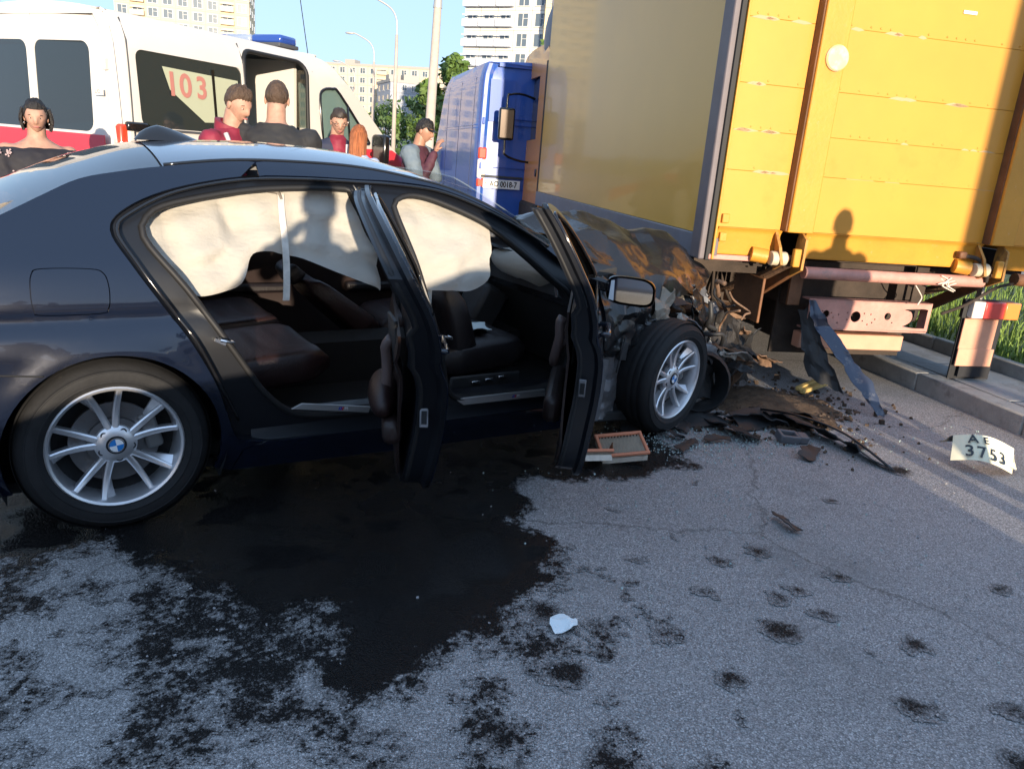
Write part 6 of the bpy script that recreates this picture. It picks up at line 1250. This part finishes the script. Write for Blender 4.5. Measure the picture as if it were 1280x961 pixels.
# ---------------------------------------------------------------- debris on the road
ORE = M('filter_orange', (.60, .22, .12), .6, dirt=((.2, .1, .08), .25, 30)); PAPW = M('filter_paper', (.62, .55, .46), .85, var=.12, vscale=30, dirt=((.3, .2, .14), .2, 18))
def slab(name, label, cat, loc, rz, build_):
    t = thing(name, label, cat, loc, rz); build_(t); return t
def filt(t):
    for dx, dy, dz, rx, ry, rz, w, l in ((.07, .06, .065, .30, -.12, .5, .24, .17), (-.05, -.11, .055, -.34, .16, 1.0, .19, .12)):
        b = MB(); b.M = Matrix.Translation((dx, dy, dz)) @ Euler((rx, ry, rz)).to_matrix().to_4x4()
        for s in (-1, 1): b.box((0, s*l/2, .026), (w+.02, .018, .016)); b.box((s*w/2, 0, .026), (.018, l, .016))
        b.build('rubber_rim', ORE, t, bevel=.005)
        b2 = MB(); b2.M = b.M; rows = [[(-w/2+w*i/28, s*l/2*.96, .012+(.012 if i % 2 else -.012)) for i in range(29)] for s in (-1, 0, 1)]; b2.grid(rows); b2.box((0, 0, -.012), (w, l, .03)); b2.build('pleats', PAPW, t)
    crumple('torn_wall', [[(.0, .02, .03), (.01, .0, .05), (.03, -.03, .06)], [(.02, .03, .09), (.03, .0, .10), (.04, -.02, .08)]], BROWN, t, 4, 6, .01, 9, 3, .004)
slab('air_filter', 'broken engine air filter with orange rubber rim lying below the open front door', 'air filter', (.52, 3.80, 0), R(-20), filt)
slab('tissue_scrap', 'small crumpled white tissue on the asphalt beside the oil spill', 'tissue', (.24, 2.24, .006), R(30), lambda t: crumple('paper', [[(-.055, -.03, .0), (0, -.035, .012), (.05, -.01, .0)], [(-.04, .03, .012), (.01, .01, .03), (.05, .02, .01)], [(-.02, .06, 0), (.02, .055, .01), (.035, .05, 0)]], M('tissue', (.72, .78, .80), .85), t, 8, 8, .012, 22, 2, .001))
YPL = M('plate_reflective', (.78, .72, .52), .4, dirt=((.45, .38, .25), .3, 25))
def plate(t):
    f = lambda x, z: Vector((x, -.085*math.cos(x*8)+.02*math.sin(x*14), z+.02*math.sin(x*9)))
    b = MB(); b.grid([[f(x, z)+Vector((0, .35*max(0, .10-z)*.3, 0)) for x in np.linspace(-.17, .17, 22)] for z in np.linspace(.01, .17, 9)]); b.build('plate', YPL, t, smooth='all', solid=.003)
    for ch, x, z, s in (('3', -.095, .060, .105), ('7', -.035, .055, .105), ('5', .030, .055, .105), ('3', .090, .058, .105), ('A', -.085, .135, .08), ('E', -.02, .132, .06)):
        dx = f(x+.01, z)-f(x-.01, z); nn = dx.cross(Vector((0, .10, 1))); nn = nn if nn.y < 0 else -nn
        textmesh('plate_digit', ch, s, TRIM, t, frame(f(x, z)+Vector((0, .35*max(0, .10-z)*.3, 0))+nn.normalized()*.007, dx, nn), .002, bold=.001)
    crumple('plate_frame', [[(-.22, -.03, .10), (-.18, -.02, .15), (-.12, 0, .17)], [(-.24, -.02, .09), (-.18, .0, .12), (-.10, .02, .165)]], PLAS, t, 4, 8, .008, 12, 3, .004)
    crumple('folded_end', [[(.14, -.02, .06), (.175, .0, .10), (.19, .04, .18), (.16, .10, .26)], [(.18, -.02, .05), (.20, .03, .10), (.205, .07, .18), (.21, .13, .27)]], YPL, t, 5, 12, .012, 12, 7, .003)
    crumple('folded_back', [[(-.05, .10, .02), (.05, .14, .04), (.16, .12, .10)], [(-.06, .20, .03), (.06, .24, .05), (.18, .20, .16)]], M('plate_back', (.42, .36, .28), .5, metal=.3), t, 5, 8, .015, 9, 8, .003)
    crumple('bracket_end', [[(.12, .10, .24), (.16, .12, .27)], [(.13, .16, .22), (.18, .17, .26)]], PLAS, t, 4, 4, .02, 14, 9, .006)
slab('crumpled_number_plate', 'crumpled number plate with digits 3753 lying on the sunlit asphalt near the kerb', 'number plate', (2.67, 4.08, .02), R(-14), plate).rotation_euler = (R(-46), R(8), R(-14))
def bump(t):
    crumple('strip', [[(-.06, .48, .05), (-.05, .2, .09), (.02, -.2, .08), (.03, -.55, .012)], [(.02, .50, .03), (.06, .2, .05), (.08, -.2, .04), (.045, -.56, .008)], [(.06, .48, .012), (.14, .22, .012), (.13, -.18, .01), (.05, -.56, .006)]], PLAS, t, 8, 30, .02, 9, 4, .005, jag=.008)
    b = MB(); b.tube(spline([(-.08, .45, .06), (-.02, .1, .12), (.05, -.2, .10), (.04, -.54, .02)], 6), .008, 6); b.build('trim_edge', TRIM, t, smooth='all')
slab('bumper_piece', 'long torn black bumper piece pointing towards the kerb from the wreck', 'car part', (1.83, 4.42, 0), R(28), bump)
slab('bumper_piece', 'flat black bumper fragment lying behind the front wheel of the sedan', 'car part', (1.50, 4.55, 0), R(75), lambda t: crumple('strip', [[(-.05, .22, .05), (0, 0, .08), (.02, -.25, .03)], [(.06, .24, .02), (.12, 0, .02), (.08, -.26, .01)]], PLAS, t, 6, 16, .03, 8, 6, .005, jag=.01))
def greybox(t):
    b = MB(); b.M = Euler((.2, .1, 0)).to_matrix().to_4x4(); b.box((0, 0, .03), (.12, .02, .05)); b.box((0, .07, .03), (.12, .02, .05)); b.box((-.055, .035, .03), (.02, .08, .05)); b.box((.055, .035, .03), (.02, .08, .05)); b.box((.09, .03, .035), (.06, .07, .045)); b.build('housing', M('grey_plastic', (.10, .10, .11), .5), t, bevel=.006)
slab('plastic_housing', 'small dark grey plastic housing with a square opening beside the bumper piece', 'car part', (1.66, 4.30, 0), R(10), greybox)
slab('wooden_wedge', 'yellowish split wooden wedge lying under the truck bumper', 'wood piece', (2.28, 5.45, .02), R(35), lambda t: [slabstick(t, i) for i in range(2)])if 0 else None
t = thing('wooden_wedge', 'yellowish split wooden stick lying under the truck bumper', 'wood piece', (2.25, 5.50, .02), R(38))
for i in range(2): b = MB(); b.box((0, .05*i, .03+.012*i), (.38, .035, .03), (0, -.1, .06*i)); b.build('stick', M('split_wood', (.52, .36, .12), .7, var=.3, vscale=12), t, bevel=.005)
hs = thing('torn_side_trim', 'torn blue black car trim strip leaning from the truck bumper down to the road', 'car part', (0, 0, 0))
crumple('strip', [[(2.03, 5.42, .68), (2.10, 5.35, .50), (2.26, 5.20, .30), (2.36, 5.08, .16), (2.46, 4.98, .03)], [(2.08, 5.40, .69), (2.20, 5.33, .50), (2.40, 5.20, .28), (2.48, 5.05, .15), (2.52, 4.96, .02)]], M('trim_blue_black', (.045, .055, .085), .3, metal=.4, coat=.5, dirt=((.30, .28, .26), .3, 12)), hs, 6, 26, .02, 9, 5, .004, ang=20, jag=.012)
crumple('inner_web', [[(2.01, 5.47, .60), (2.02, 5.40, .40), (2.10, 5.32, .16)], [(2.05, 5.43, .62), (2.20, 5.30, .35), (2.32, 5.20, .08)]], PLAS, hs, 10, 10, .025, 8, 9, .004, ang=22, jag=.015)
for (x, y, rz, l, w, lb) in ((1.02, 4.08, .9, .22, .05, 'narrow black trim strip on the asphalt below the front wheel'), (.93, 4.26, 2.5, .20, .07, 'flat dark plastic shard touching the front tyre'), (1.22, 4.22, .2, .16, .05, 'thin black trim frame among the glass crumbs'), (.78, 4.30, .1, .25, .06, 'long dark shard behind the broken air filter'), (1.28, 3.18, 1.9, .16, .05, 'small twisted black scrap alone on the open asphalt'), (1.06, 4.42, 1.2, .18, .08, 'bent plastic piece directly under the front tyre'), (1.35, 4.40, 2.2, .34, .16, 'broad torn black liner piece right of the front tyre'), (1.58, 4.62, .5, .40, .18, 'big curled black liner shard before the soil heap'), (1.72, 4.12, 1.0, .22, .09, 'short black shard beside the long bumper piece'), (1.20, 4.52, .3, .30, .14, 'black undertray piece behind the front tyre'), (1.95, 4.75, 2.0, .30, .12, 'curled black shard in front of the leaning trim strip'), (2.06, 4.28, .7, .18, .05, 'thin black sliver right of the bumper piece tip')):
    t = thing('plastic_shard', lb, 'car part', (x, y, .004), rz); crumple('shard', [[(-l/2, -w/2, 0), (0, -w/2, .02), (l/2, -w/3, .004)], [(-l/2, w/2, .01+w*.3), (0, w/2, .02+w*.35), (l/2, w/3, .01+w*.15)]], PLAS, t, 4, 8, .012, 14, x, .004, jag=.008)
# glass crumbs, soil and small fragments
rg = np.random.RandomState(9); b = MB()
for i in range(1100):
    c = [((1.15, 4.25), (.32, .16)), ((.95, 4.1), (.15, .1)), ((1.45, 4.35), (.25, .14)), ((1.0, 3.2), (.6, .45)), ((2.2, 4.6), (.5, .3))][rg.choice(5, p=[.4, .2, .2, .1, .1])]
    x, y = rg.normal(c[0], c[1]); s = rg.uniform(.0015, .0042); b.box((x, y, .004+s), (s*2, s*2, s*1.6), tuple(rg.uniform(0, 3, 3)))
tag(b.build('glass_crumbs', M('crumb_glass', (.55, .66, .64), .15, coat=.5, trans=.5), fix=False), kind='stuff')
b = MB()
for i in range(800):
    c = [((1.75, 5.0), (.24, .26)), ((2.1, 5.3), (.25, .3)), ((1.5, 4.6), (.25, .12)), ((1.9, 4.4), (.25, .2))][rg.choice(4, p=[.55, .30, .08, .07])]
    x, y = rg.normal(c[0], c[1]); s = abs(rg.normal(.004, .005))+.002; b.box((x, y, s*.5), (s*2.2, s*1.8, s*1.4), tuple(rg.uniform(0, 3, 3)))
tag(b.build('spilled_soil', M('soil_crumb', (.075, .05, .034), .9, var=.5, vscale=9), fix=False), kind='stuff')
b = MB()
for i in range(520):
    x, y = rg.uniform(-1.6, 2.4), rg.uniform(1.4, 4.2)
    if inpoly(np.array([x]), np.array([y]), main)[0] and rg.rand() < .85: continue
    s = abs(rg.normal(.0012, .0012))+.001; b.box((x, y, s*.5+.004), (s*2, s*2, s*1.3), tuple(rg.uniform(0, 3, 3)))
tag(b.build('road_grit', M('grit', (.32, .31, .32), .8, var=.5, vscale=50), fix=False), kind='stuff')
G = [[(x, y, .012+.03*max(0, nz(x*7, y*7))+.05*math.exp(-((x-1.75)/.3)**2-((y-5.05)/.3)**2)-.03*(((x-1.8)/.6)**2+((y-5.1)/.55)**2)+.012*nz(x*30, y*30)) for x in np.linspace(1.1, 2.5, 60)] for y in np.linspace(4.5, 5.8, 56)]
b = MB(); b.grid(G); tag(b.build('soil_heap', M('oily_soil', (.10, .062, .036), .9, var=.5, vscale=12, bump=.9, bscale=55), smooth='all'), kind='stuff')
# ---------------------------------------------------------------- behind the camera: photographer, bystander, and cars and billboard added to cast shade
def shade_car(label, loc, rz, col):  # unseen cars added to keep the low sun off road and sedan
    t = thing('parked_car', label, 'car', loc, rz, 'cars added behind the photographer for their shade'); m_ = M('shade_paint_'+label.split()[1], col, .3, coat=.8)
    b = MB(); xz([(0, .25), (-.02, .75), (.15, .98), (.6, 1.02), (1.1, 1.38), (1.5, 1.45), (2.5, 1.43), (3.1, 1.02), (4.1, .88), (4.4, .68), (4.42, .25)], -.88, .88, b); b.build('body', m_, t, bevel=.07)
    b = MB(); xz([(.85, 1.04), (1.2, 1.36), (2.45, 1.37), (2.95, 1.04)], -.886, .886, b); b.build('side_window', VGL, t)
    for x in (.85, 3.5):
        for s in (-1, 1): b = MB(); b.lathe([(0, -.1), (.29, -.1), (.32, -.08), (.32, .08), (.29, .1), (0, .1)], 24, Matrix.Translation((x, s*.80, .32)) @ Matrix.Rotation(R(90), 4, 'X')); b.build('wheel', TYRE, t, smooth=True)
    for s in (-1, 1): b = MB(); b.box((.02, s*.66, .82), (.06, .3, .14)); b.build('tail_lamp', REDL, t, bevel=.02)
shade_car('unseen silver saloon added behind the photographer to shade road and sedan', (3.4, -1.5, 0), R(180), (.45, .46, .48))
shade_car('unseen dark saloon added left of the silver one to cast shade', (-1.6, -2.4, 0), R(176), (.05, .05, .07))
person('person', 'photographer in a dark jacket holding a phone up behind the camera', (.10, -.34, 0), R(92), 1.74, BLKJ, NAVT, SKIN, HBR, (((.10, .16, -.16), (.20, -.14, .22)), ((.12, -.16, -.18), (.20, .15, .22))), headrot=(0, .1, 0))
person('person', 'bystander in a grey top standing right of the photographer looking at the truck', (3.23, 1.42, 0), R(105), 1.76, GREYS, NAVT, SKIN, HBR, (DN, DNm))
t = thing('shade_billboard', 'unseen blank billboard on two posts added to shade the truck rear', 'billboard', (5.43, -3.08, 0), SUN_AZ)  # unseen board added to shade the right part of the truck rear
b = MB(); b.box((1.05, 0, 3.3), (2.1, .12, 2.8)); b.build('board', M('billboard_grey', (.5, .5, .5), .7), t)
for x in (.4, 1.7): b = MB(); b.tube([(x, 0, 0), (x, 0, 2.0)], .07, 10); b.build('post', GALV, t, smooth=True)
